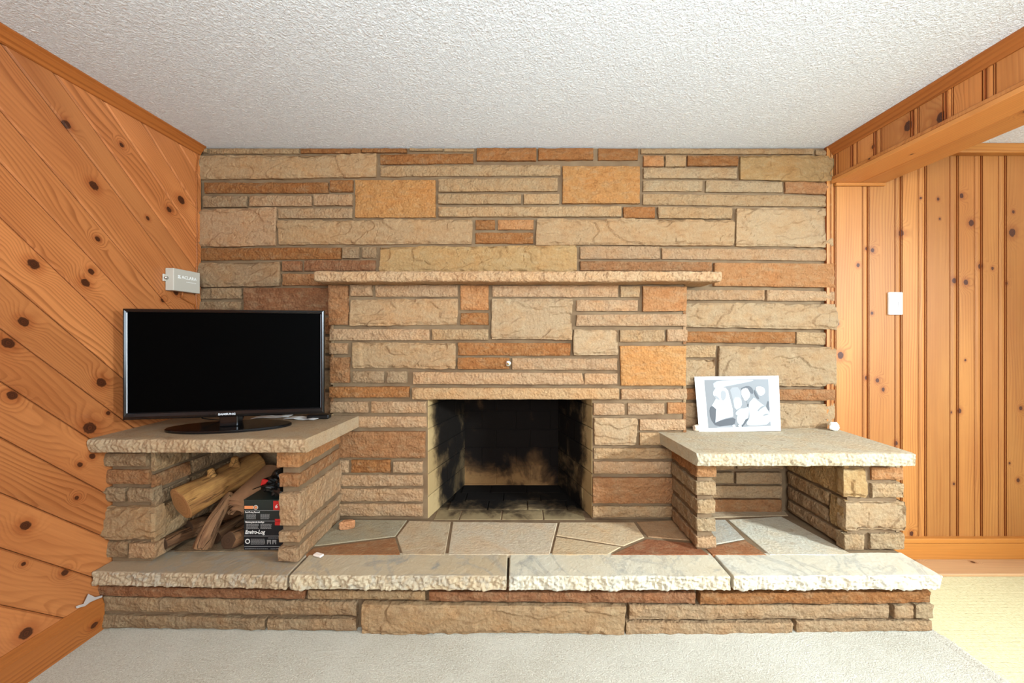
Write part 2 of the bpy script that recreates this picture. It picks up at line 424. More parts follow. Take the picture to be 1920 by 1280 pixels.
def rough_block(name, quad, depth, mat, parent, color, style='rock', amp=0.006, cell=0.010, r=0.008, nrm=None,
                side_amp=None, skip=('b',), mitre=0.0, jitter=0.0012):
    """quad: 4 world corners (BL, BR, TR, TL) of the outer face; the block is depth thick behind it"""
    A, B, C, D = [Vector(v) for v in quad]
    U = ((B - A) + (C - D)) / 2; V = ((D - A) + (C - B)) / 2
    w, h = U.length, V.length
    N = U.cross(V).normalized() if nrm is None else Vector(nrm)
    r = min(r, w * 0.3, h * 0.3, depth * 0.45)
    xs, ys, zs = coords(w, r, cell), coords(h, r, cell), coords(depth, r, max(cell, 0.012))
    seed = random.random() * 20
    if side_amp is None: side_amp = amp * 0.5
    idx, verts, faces = {}, [], []
    hx, hy, hz = w / 2, h / 2, depth / 2
    Un, Vn = U.normalized(), V.normalized()
    def vert(x, y, z):
        key = (round(x, 6), round(y, 6), round(z, 6))
        if key in idx: return idx[key]
        q = Vector((max(-hx + r, min(hx - r, x)), max(-hy + r, min(hy - r, y)), max(-hz + r, min(hz - r, z))))
        d = Vector((x, y, z)) - q
        dn = d.normalized() if d.length > 1e-9 else Vector((0, 0, 1))
        pl = q + dn * r
        def world(v):
            u = v.x / w + 0.5; t = v.y / h + 0.5
            base = A * (1 - u) * (1 - t) + B * u * (1 - t) + C * u * t + D * (1 - u) * t
            return base + N * (v.z - hz)
        p0 = world(pl)
        ey = min(hy - abs(y), hx - abs(x) + 0.004) if style != 'flat' else hy - abs(y)
        loc = Vector((pl.x + A.x, pl.z * 1.0, pl.y + A.z))
        hgt = relief(style, loc, dn, seed, max(0, ey))
        a = amp * dn.z ** 2 + side_amp * (dn.x ** 2 + dn.y ** 2) if dn.z > 0 else side_amp
        if abs(dn.z) > 0.999 and dn.z < 0: a = 0
        jit = noise.noise(Vector((loc.x * 9, loc.z * 9, seed))) * jitter
        pw = p0 + (Un * dn.x + Vn * dn.y + N * dn.z) * (hgt * a)
        if abs(dn.x) > 0.3 or abs(dn.y) > 0.3: pw += (Un * dn.x + Vn * dn.y) * (jit - jitter)
        # chipped ends
        idx[key] = len(verts); verts.append(pw); return idx[key]
    def grid(a, b, f, flip):
        for i in range(len(a) - 1):
            for j in range(len(b) - 1):
                q = [f(a[i], b[j]), f(a[i + 1], b[j]), f(a[i + 1], b[j + 1]), f(a[i], b[j + 1])]
                faces.append(tuple(q[::-1]) if flip else tuple(q))
    grid(xs, ys, lambda x, y: vert(x, y, hz), False)
    if 'b' not in skip: grid(xs, ys, lambda x, y: vert(x, y, -hz), True)
    if 'l' not in skip: grid(zs, ys, lambda z, y: vert(-hx, y, z), False)
    if 'r' not in skip: grid(zs, ys, lambda z, y: vert(hx, y, z), True)
    if 'd' not in skip: grid(xs, zs, lambda x, z: vert(x, -hy, z), False)
    if 'u' not in skip: grid(xs, zs, lambda x, z: vert(x, hy, z), True)
    vary = 1 + random.uniform(-0.07, 0.07)
    col = tuple(min(1, c * vary) for c in color[:3]) + (1,)
    return obj(name, verts, faces, mat, parent, sm=False, color=col)

SLABC = 1
PAL = {k: hexc(v) for k, v in dict(
    t='#ab9472', b='#a99779', p='#b09676', o='#9a6d42', l='#b08459', g='#b58a57', y='#b99c76', h='#aa9166', d='#90684a', r='#9c7551', k='#a89274', q='#9c886c').items()}
def lay(table, Yf, parent, depth=0.03, amp=0.009, skip=('b',), proud=0.0, cell=0.0085, gain=(1, 1, 1)):
    for row in table.strip().split('\n'):
        f = row.split()
        if not f or f[0][0] == '#': continue
        c = f[-1]; v = [float(a) for a in f[:-1]]
        if len(v) == 4: x0, y0, x1, y1 = v; tl, tr, br, bl = (x0, y0), (x1, y0), (x1, y1), (x0, y1)
        else: tl, tr, br, bl = v[0:2], v[2:4], v[4:6], v[6:8]
        jy = random.uniform(-0.005, 0.006) + proud
        quad = []
        for (px, py), ex, ey_ in ((bl, -1, 1.1), (br, 1, 1.1), (tr, 1, -1.1), (tl, -1, -1.1)):
            px += ex; py += ey_
            Y = Yf(px)
            q = W(px, py, Y); q.y -= jy
            q.z = min(q.z, 2.337)
            quad.append(q)
        hgt = abs(quad[3].z - quad[0].z)
        style = 'flat' if hgt > 0.105 and c in 'tbhpkq' else 'rock'
        cc = 0.0065 if style == 'flat' else cell
        a = amp if style == 'rock' else amp * 1.35
        rough_block('stone', quad, depth, M_STONE_FLAT if style == 'flat' else M_STONE, parent, tuple(v * g for v, g in zip(PAL[c], gain)), style, a, cc, 0.0045, nrm=(0, -1, 0), skip=skip)

# ------------------------------------------------------------------ room shell
YW = 2.152            # face of the stone wall
ZC = 2.34             # ceiling
YM = 2.172            # mortar bed of the stone wall
wall_back = struct(boxes('wall_back', [((-1.86, YM, 0), (-0.52, 2.62, ZC)), ((0.44, YM, 0), (1.785, 2.62, ZC)), ((-0.52, YM, 1.10), (0.44, 2.62, ZC)),
                                       ((-0.52, YM, 0), (0.44, 2.62, 0.20)), ((-0.52, 2.585, 0.20), (0.44, 2.62, 1.10))], M_MORTAR))
BACK = """
378 277 386 285 t
390 277 559 287 t
562 277 676 286 o
678 277 762 285 o
768 277 830 282 t
832 277 889 283 t
375 292 705 289 704 331 374 336 t
712 288 887 286 887 305 712 307 o
712 310 1051 307 1051 328 712 330 t
894 276 1005 301 o
1010 276 1113 299 o
1122 276 1197 299 o
1055 311 1200 381 g
822 335 1046 332 1046 358 822 359 t
822 363 977 382 t
982 363 1049 382 t
822 387 1165 386 1165 406 822 406 t
665 336 816 407 g
381 341 614 361 o
618 337 661 359 o
381 367 462 388 q
467 366 584 386 p
588 364 660 385 p
373 392 517 389 515 460 373 462 p
521 390 660 409 k
519 413 886 410 884 457 522 458 t
891 411 928 430 o
933 411 1001 430 l
891 435 1000 456 o
1007 410 1376 412 1374 460 1005 459 t
1169 387 1229 408 o
1234 387 1374 389 1373 410 1235 409 t
1383 389 1561 390 1561 463 1381 461 b
1207 362 1561 366 1561 387 1206 383 t
1207 337 1318 358 b
1325 337 1469 340 1468 360 1324 359 b
1473 340 1561 341 1561 364 1474 361 r
1207 314 1382 314 1382 334 1207 334 b
1207 291 1245 311 l
1248 291 1286 312 t
1290 291 1385 310 o
1389 291 1562 292 1561 339 1389 336 h
1203 276 1527 278 1527 288 1203 287 t
1532 279 1560 281 1560 291 1532 289 t
373 464 638 463 638 485 373 488 o
642 463 673 484 q
678 462 705 483 q
711 462 1082 459 1082 510 711 510 h
1088 461 1237 485 p
1242 464 1561 467 1561 489 1242 485 p
1088 489 1335 491 1335 508 1088 507 r
1340 492 1563 494 1564 539 1339 536 l
373 493 524 490 522 535 373 537 q
530 489 564 508 d
569 487 703 507 d
530 513 640 535 r
373 541 393 560 q
397 540 452 560 q
373 565 450 583 q
456 539 622 590 d
373 588 500 626 q
505 595 622 626 r
373 631 622 662 t
373 667 470 700 d
475 667 622 690 p
475 694 622 730 t
373 705 470 730 q
373 735 622 778 p
1285 543 1433 544 1433 563 1285 562 p
1438 543 1564 546 1564 564 1438 564 p
1285 567 1565 570 1566 617 1285 613 b
1285 621 1491 622 1490 643 1285 642 o
1495 622 1564 624 1564 647 1495 645 t
1285 647 1342 670 t
1285 674 1340 721 b
1349 649 1566 652 1567 725 1348 720 b
1285 728 1565 730 1565 751 1285 749 r
1285 755 1372 757 1372 803 1285 803 k
1376 756 1565 757 1565 804 1376 803 b
"""
lay(BACK, lambda px: YW, wall_back, 0.04, 0.0095)
# rough stones in the recess under the right shelf (their tops hidden by it) and behind the left shelf
lay("""
1276 826 1378 881 t
1384 826 1470 880 t
1276 886 1375 905 b
1381 886 1466 907 k
1276 911 1466 933 k
1276 937 1466 961 r
""", lambda px: YW - 0.004, wall_back, 0.03, 0.006)
lay("""
375 800 500 840 q
506 800 640 842 t
375 846 470 876 q
476 846 640 880 q
375 882 640 915 t
375 920 500 958 q
506 920 640 958 p
""", lambda px: YW - 0.004, wall_back, 0.03, 0.006, cell=0.02)

wall_left = struct(boxes('wall_left', [((-1.95, -2.6, 0), (-1.826, 2.62, ZC))], M_TRIM_Y))
seams = [4.50, 4.310, 4.115, 3.945, 3.769, 3.619, 3.383, 3.201, 3.010, 2.809, 2.620, 2.436, 2.240, 2.046, 1.853]
while seams[-1] > -2.3: seams.append(seams[-1] - random.choice((0.19, 0.185, 0.2)))
def clip_poly(poly, f):
    out = []
    for i in range(len(poly)):
        a, b = poly[i], poly[(i + 1) % len(poly)]
        fa, fb = f(a), f(b)
        if fa >= 0: out.append(a)
        if (fa >= 0) != (fb >= 0):
            t = fa / (fa - fb); out.append((a[0] + (b[0] - a[0]) * t, a[1] + (b[1] - a[1]) * t))
    return out
def prism_x(name, poly, xb, xf, bev, mat, parent):
    """polygon in (y,z), from xb to xf with a small bevel at the face"""
    cy = sum(p[0] for p in poly) / len(poly); cz = sum(p[1] for p in poly) / len(poly)
    n = len(poly)
    ring = []
    for i in range(n):      # inset
        p0, p1, p2 = Vector(poly[i - 1]), Vector(poly[i]), Vector(poly[(i + 1) % n])
        e1 = (p1 - p0).normalized(); e2 = (p2 - p1).normalized()
        n1 = Vector((-e1.y, e1.x)); n2 = Vector((-e2.y, e2.x))
        d = (n1 + n2)
        d = d / max(0.3, (1 + n1.dot(n2)))
        c = Vector((cy, cz)) - p1
        ring.append(p1 + d * bev)
    area2 = sum(poly[i][0] * poly[(i + 1) % n][1] - poly[(i + 1) % n][0] * poly[i][1] for i in range(n))
    s = 1 if xf > xb else -1
    vs = [(xb, p[0], p[1]) for p in poly] + [(xf - s * bev, p[0], p[1]) for p in poly] + [(xf, p.x, p.y) for p in ring]
    fs = []
    for k in range(2):
        for i in range(n):
            j = (i + 1) % n
            fs.append((k * n + i, k * n + j, (k + 1) * n + j, (k + 1) * n + i))
    fs.append(tuple(2 * n + i for i in range(n)))
    return obj(name, vs, fs, mat, parent)
for i in range(len(seams) - 1):
    c1, c0 = seams[i], seams[i + 1]
    g = 0.0015
    poly = [(-2.55, 0.02), (2.165, 0.02), (2.165, ZC - 0.005), (-2.55, ZC - 0.005)]
    poly = clip_poly(poly, lambda p: (p[0] + p[1]) - (c0 + g)); 
    if poly: poly = clip_poly(poly, lambda p: (c1 - g) - (p[0] + p[1]))
    # drop duplicate points
    pp = []
    for p in poly:
        if not pp or math.hypot(p[0] - pp[-1][0], p[1] - pp[-1][1]) > 0.008: pp.append(p)
    if len(pp) > 2 and math.hypot(pp[0][0] - pp[-1][0], pp[0][1] - pp[-1][1]) < 0.008: pp.pop()
    if len(pp) >= 3: prism_x('plank', pp, -1.828, -1.810, 0.006, M_PINE_L, wall_left)

floor = struct(boxes('floor', [((-1.86, -2.6, -0.1), (1.79, 2.62, 0.0))], M_CARPET))
floor2 = struct(boxes('floor', [((1.79, -2.6, -0.1), (3.84, 2.62, -0.004))], M_CARPET2))
ceiling = struct(boxes('ceiling', [((-1.95, -2.6, ZC), (3.84, 2.62, ZC + 0.1))], M_CEIL))
# raised pile edge along the seam between the two carpets
vs, fs = [], []
n = 260
for i in range(n + 1):
    y = -0.5 + i * (2.1 / n); j = 0.006 * noise.noise(Vector((y * 40, 0, 0))) + 0.008 * noise.noise(Vector((y * 8, 3, 0)))
    for dx, z in ((-0.035, 0.0005), (-0.008 + j, 0.004 + 0.001 * noise.noise(Vector((y * 90, 1, 1)))), (0.004 + j, 0.002), (0.008 + j, -0.005)):
        vs.append((1.79 + dx, y, z))
for i in range(n):
    for k in range(3): fs.append((i * 4 + k, i * 4 + k + 1, (i + 1) * 4 + k + 1, (i + 1) * 4 + k))
obj('carpet_edge', vs, fs, M_CARPET, floor)

# pine panelled wall beyond the opening, real boards with beaded joints
wall_right = struct(boxes('wall_right', [((1.785, 2.166, 0), (3.84, 2.62, ZC))], M_TRIM_X))
def panel_board(s0, s1, s2, z0, z1, axis, base, mat, parent, zl=None):
    """flat from s0 to s1, bead - strip - bead to s2; extruded along z. axis 'x' faces -Y at y=base, axis 'y' faces -X at x=base"""
    w = s2 - s1
    prof = [(s0, 0.016), (s0 + 0.0005, 0.0), (s1, 0.0), (s1 + .0012, .0060), (s1 + .0030, .0060), (s1 + .0042, .0005), (s1 + .0072, .0005), (s1 + .0084, .0062), (s1 + .0104, .0062)]
    a, b = s1 + .012, s2 - .012
    for k in range(6):
        t = k / 5; prof.append((a + (b - a) * t, 0.0035 - 0.003 * math.sin(math.pi * t)))
    prof += [(s2 - .0104, .0062), (s2 - .0084, .0062), (s2 - .0072, .0005), (s2 - .0042, .0005), (s2 - .0030, .0060), (s2 - .0006, .0060), (s2 - .0002, 0.016)]
    n = len(prof); vs = []
    for z in (z0, z1):
        for s, d in prof:
            vs.append((s, base + d, z) if axis == 'x' else (base + d, s, z))
    fs = [(i, i + 1, n + i + 1, n + i) for i in range(n - 1)]
    fs += [tuple(range(n))[::-1], tuple(range(n, 2 * n))]
    o = obj('plank', vs, fs, mat, parent)
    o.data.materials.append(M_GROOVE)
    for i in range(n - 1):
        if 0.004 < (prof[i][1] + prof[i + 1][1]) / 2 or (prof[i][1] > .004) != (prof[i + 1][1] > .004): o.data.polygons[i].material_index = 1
    return o
M_GROOVE = plain('groove_shade', '#7a3a14', 0.5, 0.3)  # darker red-brown on recessed faces, painting extra shade into the grooves
YP = 2.150
edges = [(1568, 1616, 1630), (1630, 1677, 1692), (1692, 1721, 1738), (1738, 1780, 1798), (1798, 1826, 1843), (1843, 1871, 1888), (1888, 1936, 1953), (1953, 1995, 2012), (2012, 2042, 2058), (2058, 2100, 2116)]
for a, b, c in edges:
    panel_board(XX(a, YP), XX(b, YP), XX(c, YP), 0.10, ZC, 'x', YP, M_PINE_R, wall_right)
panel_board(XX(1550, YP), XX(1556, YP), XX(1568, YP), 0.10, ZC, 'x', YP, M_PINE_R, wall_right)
struct(bevel_box('baseboard_right', (1.79, 2.128, 0.0), (3.72, 2.166, 0.100), 0.002, M_TRIM_X))
struct(bevel_box('trim_1', (1.79, 2.122, 0.100), (3.72, 2.166, 0.128), 0.006, M_TRIM_X, segs=3))
struct(bevel_box('trim_2', (1.79, 1.995, -0.004), (3.72, 2.128, 0.012), 0.003, M_SILL))
# moulding at the top of the panelled wall beyond the beam
struct(bevel_box('trim_3', (2.075, 2.105, 2.285), (3.72, 2.150, ZC), 0.006, M_TRIM_X, segs=2))

# dropped beam
beam = struct(boxes('ceiling_beam', [((1.806, -2.6, 2.150), (2.055, 2.160, ZC))], M_PINE_U))
strips = [(1.995, 2.043), (1.863, 1.911), (1.690, 1.731), (1.556, 1.599), (1.418, 1.463)]
st = [(2.118, 2.150)] + strips
y = 1.418
while y > -2.4:
    y -= random.choice((0.095, 0.13, 0.15)); st.append((y - 0.045, y)); y -= 0.045
for (lo_n, hi_n), (lo, hi) in zip(st[1:], st[:-1]):
    # flat part hi_n .. lo , strip lo .. hi
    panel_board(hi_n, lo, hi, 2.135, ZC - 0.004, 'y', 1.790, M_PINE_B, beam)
for x0, x1 in ((1.776, 1.925), (1.927, 2.072)):
    bevel_box('bottom_board', (x0, -2.55, 2.129), (x1, 2.150, 2.150), 0.002, M_PINE_U, beam)
bevel_box('edge_strip', (1.778, -2.55, 2.151), (1.792, 2.150, 2.168), 0.002, M_PINE_B, beam)
bevel_box('side_board', (2.056, -2.55, 2.151), (2.072, 2.150, ZC), 0.002, M_PINE_U, beam)
def crown(name, sgn, x, y0, y1, mat):
    prof = [(0, 0), (0.040, 0), (0.040, -0.006), (0.030, -0.012), (0.024, -0.024), (0.014, -0.036), (0.010, -0.046), (0.006, -0.050), (0, -0.050)]
    vs = []
    for y in (y0, y1):
        for a, b in prof: vs.append((x + sgn * a, y, ZC + b))
    n = len(prof); fs = [(i, (i + 1) % n, n + (i + 1) % n, n + i) for i in range(n)] + [tuple(range(n)), tuple(range(n, 2 * n))[::-1]]
    return struct(obj(name, vs, fs, mat))
crown('trim_4', 1, -1.812, -2.55, 2.150, M_TRIM_Y)
crown('trim_5', -1, 1.792, -2.55, 2.150, M_TRIM_Y)
struct(bevel_box('trim_6', (1.79, 2.132, 2.112), (2.072, 2.150, 2.129), 0.002, M_TRIM_X))

# left baseboard: shoe with a stepped top
prof = [(0, 0), (0.020, 0), (0.020, 0.108), (0.017, 0.112), (0.017, 0.118), (0.013, 0.124), (0.011, 0.137), (0.005, 0.145), (0, 0.145)]
vs = []
for y in (-2.55, 1.640):
    for a, b in prof: vs.append((-1.812 + a, y, b))
n = len(prof)
struct(obj('baseboard_left', vs, [(i, (i + 1) % n, n + (i + 1) % n, n + i) for i in range(n)] + [tuple(range(n)), tuple(range(n, 2 * n))[::-1]], M_TRIM_Y))
# scribe bead where the boards meet the stone
bead = []
for i in range(140):
    z = 0.98 + i * (2.30 - 0.98) / 139
    bead.append((-1.808, 2.128 + 0.010 * noise.noise(Vector((z * 9, 0, 1))), z))
tube('scribe_bead', bead, 0.0035, M_TRIM_Y, wall_left, 6)

# walls behind the camera with window openings
def wall_open(name, a, b, axis, opn, mat):
    (x0, y0, z0), (x1, y1, z1) = a, b; L = []
    if axis == 'x':   # wall runs along x
        u0 = x0
        for (o0, o1, zz0, zz1) in opn:
            L.append(((u0, y0, z0), (o0, y1, z1))); L.append(((o0, y0, z0), (o1, y1, zz0))); L.append(((o0, y0, zz1), (o1, y1, z1))); u0 = o1
        L.append(((u0, y0, z0), (x1, y1, z1)))
    else:
        u0 = y0
        for (o0, o1, zz0, zz1) in opn:
            L.append(((x0, u0, z0), (x1, o0, z1))); L.append(((x0, o0, z0), (x1, o1, zz0))); L.append(((x0, o0, zz1), (x1, o1, z1))); u0 = o1
        L.append(((x0, u0, z0), (x1, y1, z1)))
    return struct(boxes(name, L, mat))
wall_open('wall_front', (-1.95, -2.72, 0), (3.84, -2.6, ZC), 'x', [(-1.0, 1.6, 0.9, 2.1), (2.3, 3.2, 0.1, 2.05)], M_PAINT)
wall_open('wall_side', (3.72, -2.6, 0), (3.84, 2.62, ZC), 'y', [(-1.2, 0.9, 0.9, 2.1)], M_PAINT)
def window(name, pts, axis):
    (a0, a1, z0, z1, c) = pts; t = 0.05; L = []
    def bx(u0, u1, w0, w1): return ((u0, c, w0), (u1, c + 0.06, w1)) if axis == 'x' else ((c, u0, w0), (c + 0.06, u1, w1))
    for q in ((a0, a1, z0, z0 + t), (a0, a1, z1 - t, z1), (a0, a0 + t, z0, z1), (a1 - t, a1, z0, z1), ((a0 + a1) / 2 - t / 2, (a0 + a1) / 2 + t / 2, z0, z1)): L.append(bx(*q))
    return struct(boxes(name, L, M_WHITE))
window('window_1', (-1.0, 1.6, 0.9, 2.1, -2.69), 'x')
window('window_2', (2.3, 3.2, 0.1, 2.05, -2.69), 'x')
window('window_3', (-1.2, 0.9, 0.9, 2.1, 3.75), 'y')

# ------------------------------------------------------------------ fireplace breast
fireplace = root('fireplace', 'rough-cut tan and orange stone fireplace breast with a sooty open firebox in the middle', 'fireplace', (-0.05, 2.06, 0.27))
YB = 2.052; YBM = 2.072
XL, XR = -1.015, 0.905
OX0, OX1, OZ = -0.497, 0.405, 0.905
boxes('mortar', [((XL, YBM, 0.266), (OX0, YM + .002, 1.545)), ((OX1, YBM, 0.266), (XR, YM + .002, 1.545)), ((OX0, YBM, OZ + 0.02), (OX1, YM + .002, 1.545))], M_MORTAR, fireplace)
BREAST = """
616 534 652 535 652 609 616 609 r
657 534 697 555 p
703 534 858 556 p
863 534 916 581 l
863 586 916 609 o
656 561 857 560 856 609 655 610 t
617 616 805 617 805 638 617 638 p
810 617 916 637 t
923 535 1160 534 1159 557 923 556 p
1164 536 1200 557 t
923 560 1073 560 1071 636 922 636 b
1081 562 1197 583 p
1206 536 1289 537 1287 583 1206 584 l
1082 590 1288 588 1288 611 1080 611 p
1076 617 1158 618 1157 665 1076 665 b
1163 618 1247 641 t
1251 617 1289 640 p
617 643 650 664 p
617 670 654 718 r
660 642 854 643 853 691 661 690 t
858 642 1071 643 1070 667 858 666 o
858 670 955 692 o
960 671 1158 672 1158 694 960 693 p
660 696 719 718 q
725 696 762 718 q
774 697 1091 699 1096 721 774 720 p
1096 700 1158 721 p
1163 648 1288 648 1287 723 1165 723 g
617 725 767 745 o
1165 729 1288 749 p
618 753 689 774 p
695 753 798 775 p
622 781 799 802 p
620 809 797 858 r
620 863 652 887 p
657 863 731 887 o
737 865 792 886 p
620 891 792 912 p
620 917 792 941 p
620 945 792 968 p
1113 756 1172 778 p
1178 756 1247 778 p
1253 755 1288 776 l
1115 785 1193 835 b
1200 786 1286 807 p
1200 811 1286 835 t
1114 841 1286 861 t
1114 866 1286 889 p
1112 896 1286 944 r
1112 950 1286 971 t
"""
lay(BREAST, lambda px: YB, fireplace, 0.045, 0.0095, gain=(1.08, 1.08, 1.10))  # gain brightens the stone colour to paint in stronger light on the breast
# thick lintel above the opening
rough_block('lintel', [W(771, 750, YB - .012), W(1162, 750, YB - .012), W(1162, 727, YB - .012), W(771, 726, YB - .012)], 0.09, M_STONE, fireplace, PAL['y'], 'rock', 0.008, 0.008, 0.006, nrm=(0, -1, 0), side_amp=0.003)
# side faces of the breast
for sx, xx in ((-1, XL), (1, XR)):
    z = 0.28
    while z < 1.50:
        h = random.choice((0.06, 0.065, 0.13)); h = min(h, 1.53 - z)
        if sx > 0:
            q = [(xx + .012, YB + .012, z), (xx + .012, YM, z), (xx + .012, YM, z + h), (xx + .012, YB + .012, z + h)]
            rough_block('stone', q, 0.02, M_STONE, fireplace, PAL[random.choice('tpbr')], 'rock', 0.005, 0.02, 0.005, nrm=(1, 0, 0))
        else:
            q = [(xx - .012, YM, z), (xx - .012, YB + .012, z), (xx - .012, YB + .012, z + h), (xx - .012, YM, z + h)]
            rough_block('stone', q, 0.02, M_STONE, fireplace, PAL[random.choice('tpbr')], 'rock', 0.005, 0.02, 0.005, nrm=(-1, 0, 0))
        z += h + 0.012
# mantel shelf: thick, rough-edged, ends knocked round
def mantel():
    # outline of the top, from left end round the front
    x0, x1, yf, yb = -1.055, 1.050, 1.932, 2.160
    z0, z1 = ZZ(529, 1.932), ZZ(506, 1.932)
    return rough_block('mantel', [(x0, yf, z0), (x1, yf, z0), (x1, yf, z1), (x0, yf, z1)], yb - yf, M_STONE, fireplace, hexc('#bfa583'), 'slab', 0.013, 0.008, 0.020, nrm=(0, -1, 0), side_amp=0.003, jitter=0.004)
mantel()
# firebox: brick back, splayed sides, floor
ang = Vector((-0.358 - OX0 - 0.01, 2.541 - 2.068, 0))
fb_z0 = 0.268
boxes('firebox_shell', [((-0.515, 2.555, 0.21), (0.435, 2.58, 1.09)), ((-0.518, 2.09, 0.21), (-0.505, 2.56, 1.09)), ((0.418, 2.09, 0.21), (0.432, 2.56, 1.09)),
                        ((-0.515, 2.09, 1.05), (0.435, 2.56, 1.09)), ((-0.515, 2.09, 0.20), (0.435, 2.56, 0.245))], M_SOOT, fireplace)
def side_bricks(P0, P1, flip):
    P0, P1 = Vector(P0), Vector(P1); d = (P1 - P0); L = d.length; d.normalize()
    nrm = Vector((d.y, -d.x, 0)) if not flip else Vector((-d.y, d.x, 0))
    z = fb_z0; row = 0
    # backing
    bk = [P0 - nrm * .006, P1 - nrm * .006]
    vs = [(*bk[0].xy, 0.25), (*bk[1].xy, 0.25), (*bk[1].xy, 1.03), (*bk[0].xy, 1.03)]
    vs += [(v[0] - nrm.x * .01, v[1] - nrm.y * .01, v[2]) for v in vs]
    obj('backing', vs, BOXF, M_FB_SIDE, fireplace)
    while z < 1.02:
        h = 0.118; s = 0.0 if row % 2 else -0.115
        while s < L - 0.01:
            a, b = max(s, 0.0), min(s + 0.226, L)
            if b - a > 0.02:
                A = P0 + d * a; B = P0 + d * b; o = random.uniform(0, .002)
                vs = []
                for (q, k, zz) in ((A, 0, z), (B, 0, z), (B, 0, z + h), (A, 0, z + h)):
                    vs.append(Vector((q.x, q.y, zz)) - nrm * 0.012)
                e = 0.003
                ins = [(A + d * e, z + e), (B - d * e, z + e), (B - d * e, z + h - e), (A + d * e, z + h - e)]
                out = [(A, z), (B, z), (B, z + h), (A, z + h)]
                vs += [Vector((q.x, q.y, zz)) + nrm * (o - 0.003) for q, zz in out]
                vs += [Vector((q.x, q.y, zz)) + nrm * o for q, zz in ins]
                fs = []
                for r_ in range(2):
                    for i in range(4):
                        j = (i + 1) % 4; fs.append((r_ * 4 + i, r_ * 4 + j, r_ * 4 + 4 + j, r_ * 4 + 4 + i))
                fs.append((8, 9, 10, 11))
                obj('brick', vs, fs, M_FB_SIDE, fireplace)
            s += 0.230
        z += h + 0.005; row += 1
side_bricks((-0.492, 2.072, 0), (-0.360, 2.541, 0), False)
side_bricks((0.403, 2.072, 0), (0.267, 2.541, 0), True)
row = 0; z = fb_z0 + 0.004
boxes('backing', [((-0.40, 2.543, 0.25), (0.31, 2.555, 1.03))], M_FB_BACK, fireplace)
while z < 1.0:
    s = -0.36 - (0.115 if row % 2 else 0.02)
    while s < 0.267:
        a, b = max(s, -0.362), min(s + 0.226, 0.270)
        if b - a > 0.02: bevel_box('brick', (a, 2.537 + random.uniform(0, .002), z), (b, 2.56, z + 0.119), 0.003, M_FB_BACK, fireplace)
        s += 0.230
    z += 0.1235; row += 1
boxes('backing', [((-0.50, 2.05, 0.25), (0.42, 2.545, 0.2625))], M_FB_FLOOR, fireplace)
for row in range(4):
    y0 = 2.060 + row * 0.118; s = -0.52 - (0.115 if row % 2 else 0.03)
    while s < 0.42:
        hw0 = -0.489 + (y0 + 0.11 - 2.072) * 0.281; hw1 = 0.400 - (y0 + .11 - 2.072) * 0.29
        a, b = max(s, hw0), min(s + 0.224, hw1)
        if b - a > 0.02: bevel_box('brick', (a, y0, 0.25), (b, y0 + 0.113, 0.2685 + random.uniform(-.001, .001)), 0.0025, M_FB_FLOOR, fireplace)
        s += 0.230

# gas key valve in the breast
valve = root('gas_valve', 'small round chrome valve plate set in the orange stone of the chimney breast', 'valve', W(953, 681, YB - .01))
p = W(953, 681, YB - .006)
tube('escutcheon', [p + Vector((0, -0.006, 0)), p + Vector((0, -.010, 0)), p + Vector((0, -.013, 0))], [0.017, 0.017, 0.012], M_CHROME, valve, 16)
tube('key_socket', [p + Vector((0, -0.012, 0)), p + Vector((0, -.020, 0))], 0.006, M_BRASS, valve, 10)

# ------------------------------------------------------------------ raised hearth
hearth = root('hearth', 'raised full-width stone hearth with pale marble edge slabs and flagstone top', 'hearth', (0, 1.7, 0))
ZH = 0.268
def Yh(px):      # face of the hearth, very slightly out of square
    return 1.633 + (1.605 - 1.633) * smooth(190, 960, px) + (1.616 - 1.605) * smooth(960, 1750, px)
boxes('mortar', [((-1.80, 1.648, 0), (1.738, 2.12, 0.205))], M_MORTAR, hearth)
HF = """
176 1098 571 1108 569 1125 176 1118 d
575 1108 797 1110 797 1127 575 1125 t
803 1110 1306 1112 1304 1133 803 1128 d
1313 1112 1746 1108 1744 1130 1312 1133 o
190 1120 666 1131 668 1157 190 1149 q
188 1153 496 1160 496 1182 188 1179 q
500 1161 667 1161 668 1184 500 1183 q
679 1133 1173 1137 1170 1189 679 1186 t
1181 1137 1671 1136 1669 1162 1180 1164 k
1677 1135 1714 1160 k
1718 1134 1751 1160 b
1174 1168 1489 1168 1487 1190 1173 1191 k
1495 1166 1750 1165 1750 1184 1494 1189 k
"""
lay(HF, Yh, hearth, 0.05, 0.010, skip=('b',))
# right end of the hearth
for z0, z1 in ((0.004, 0.058), (0.068, 0.135), (0.145, 0.2)):
    rough_block('stone', [(1.757, 1.64, z0), (1.757, 2.10, z0), (1.757, 2.10, z1), (1.757, 1.64, z1)], 0.03, M_STONE, hearth, PAL['b'], 'rock', 0.006, 0.014, 0.006, nrm=(1, 0, 0))
slabs = [(-1.808, -0.966, '#ab987f', 1.606, 1.580), (-0.957, -0.049, '#c0b096', 1.580, 1.574), (-0.040, 0.884, '#cdc5b2', 1.574, 1.574), (0.895, 1.768, '#d0cabb', 1.574, 1.580)]
for x0, x1, c, ya, yb_ in slabs:
    # outer face is the rough front; depth runs back
    d = 1.748 - 1.578
    q = [(x0, ya, 0.207), (x1, yb_, 0.207), (x1, yb_, ZH), (x0, ya, ZH)]
    rough_block('edge_slab', q, d, M_MARBLE, hearth, hexc(c), 'slab', 0.015, 0.0052, 0.006, nrm=(0, -1, 0), side_amp=0.0014, jitter=0.001)
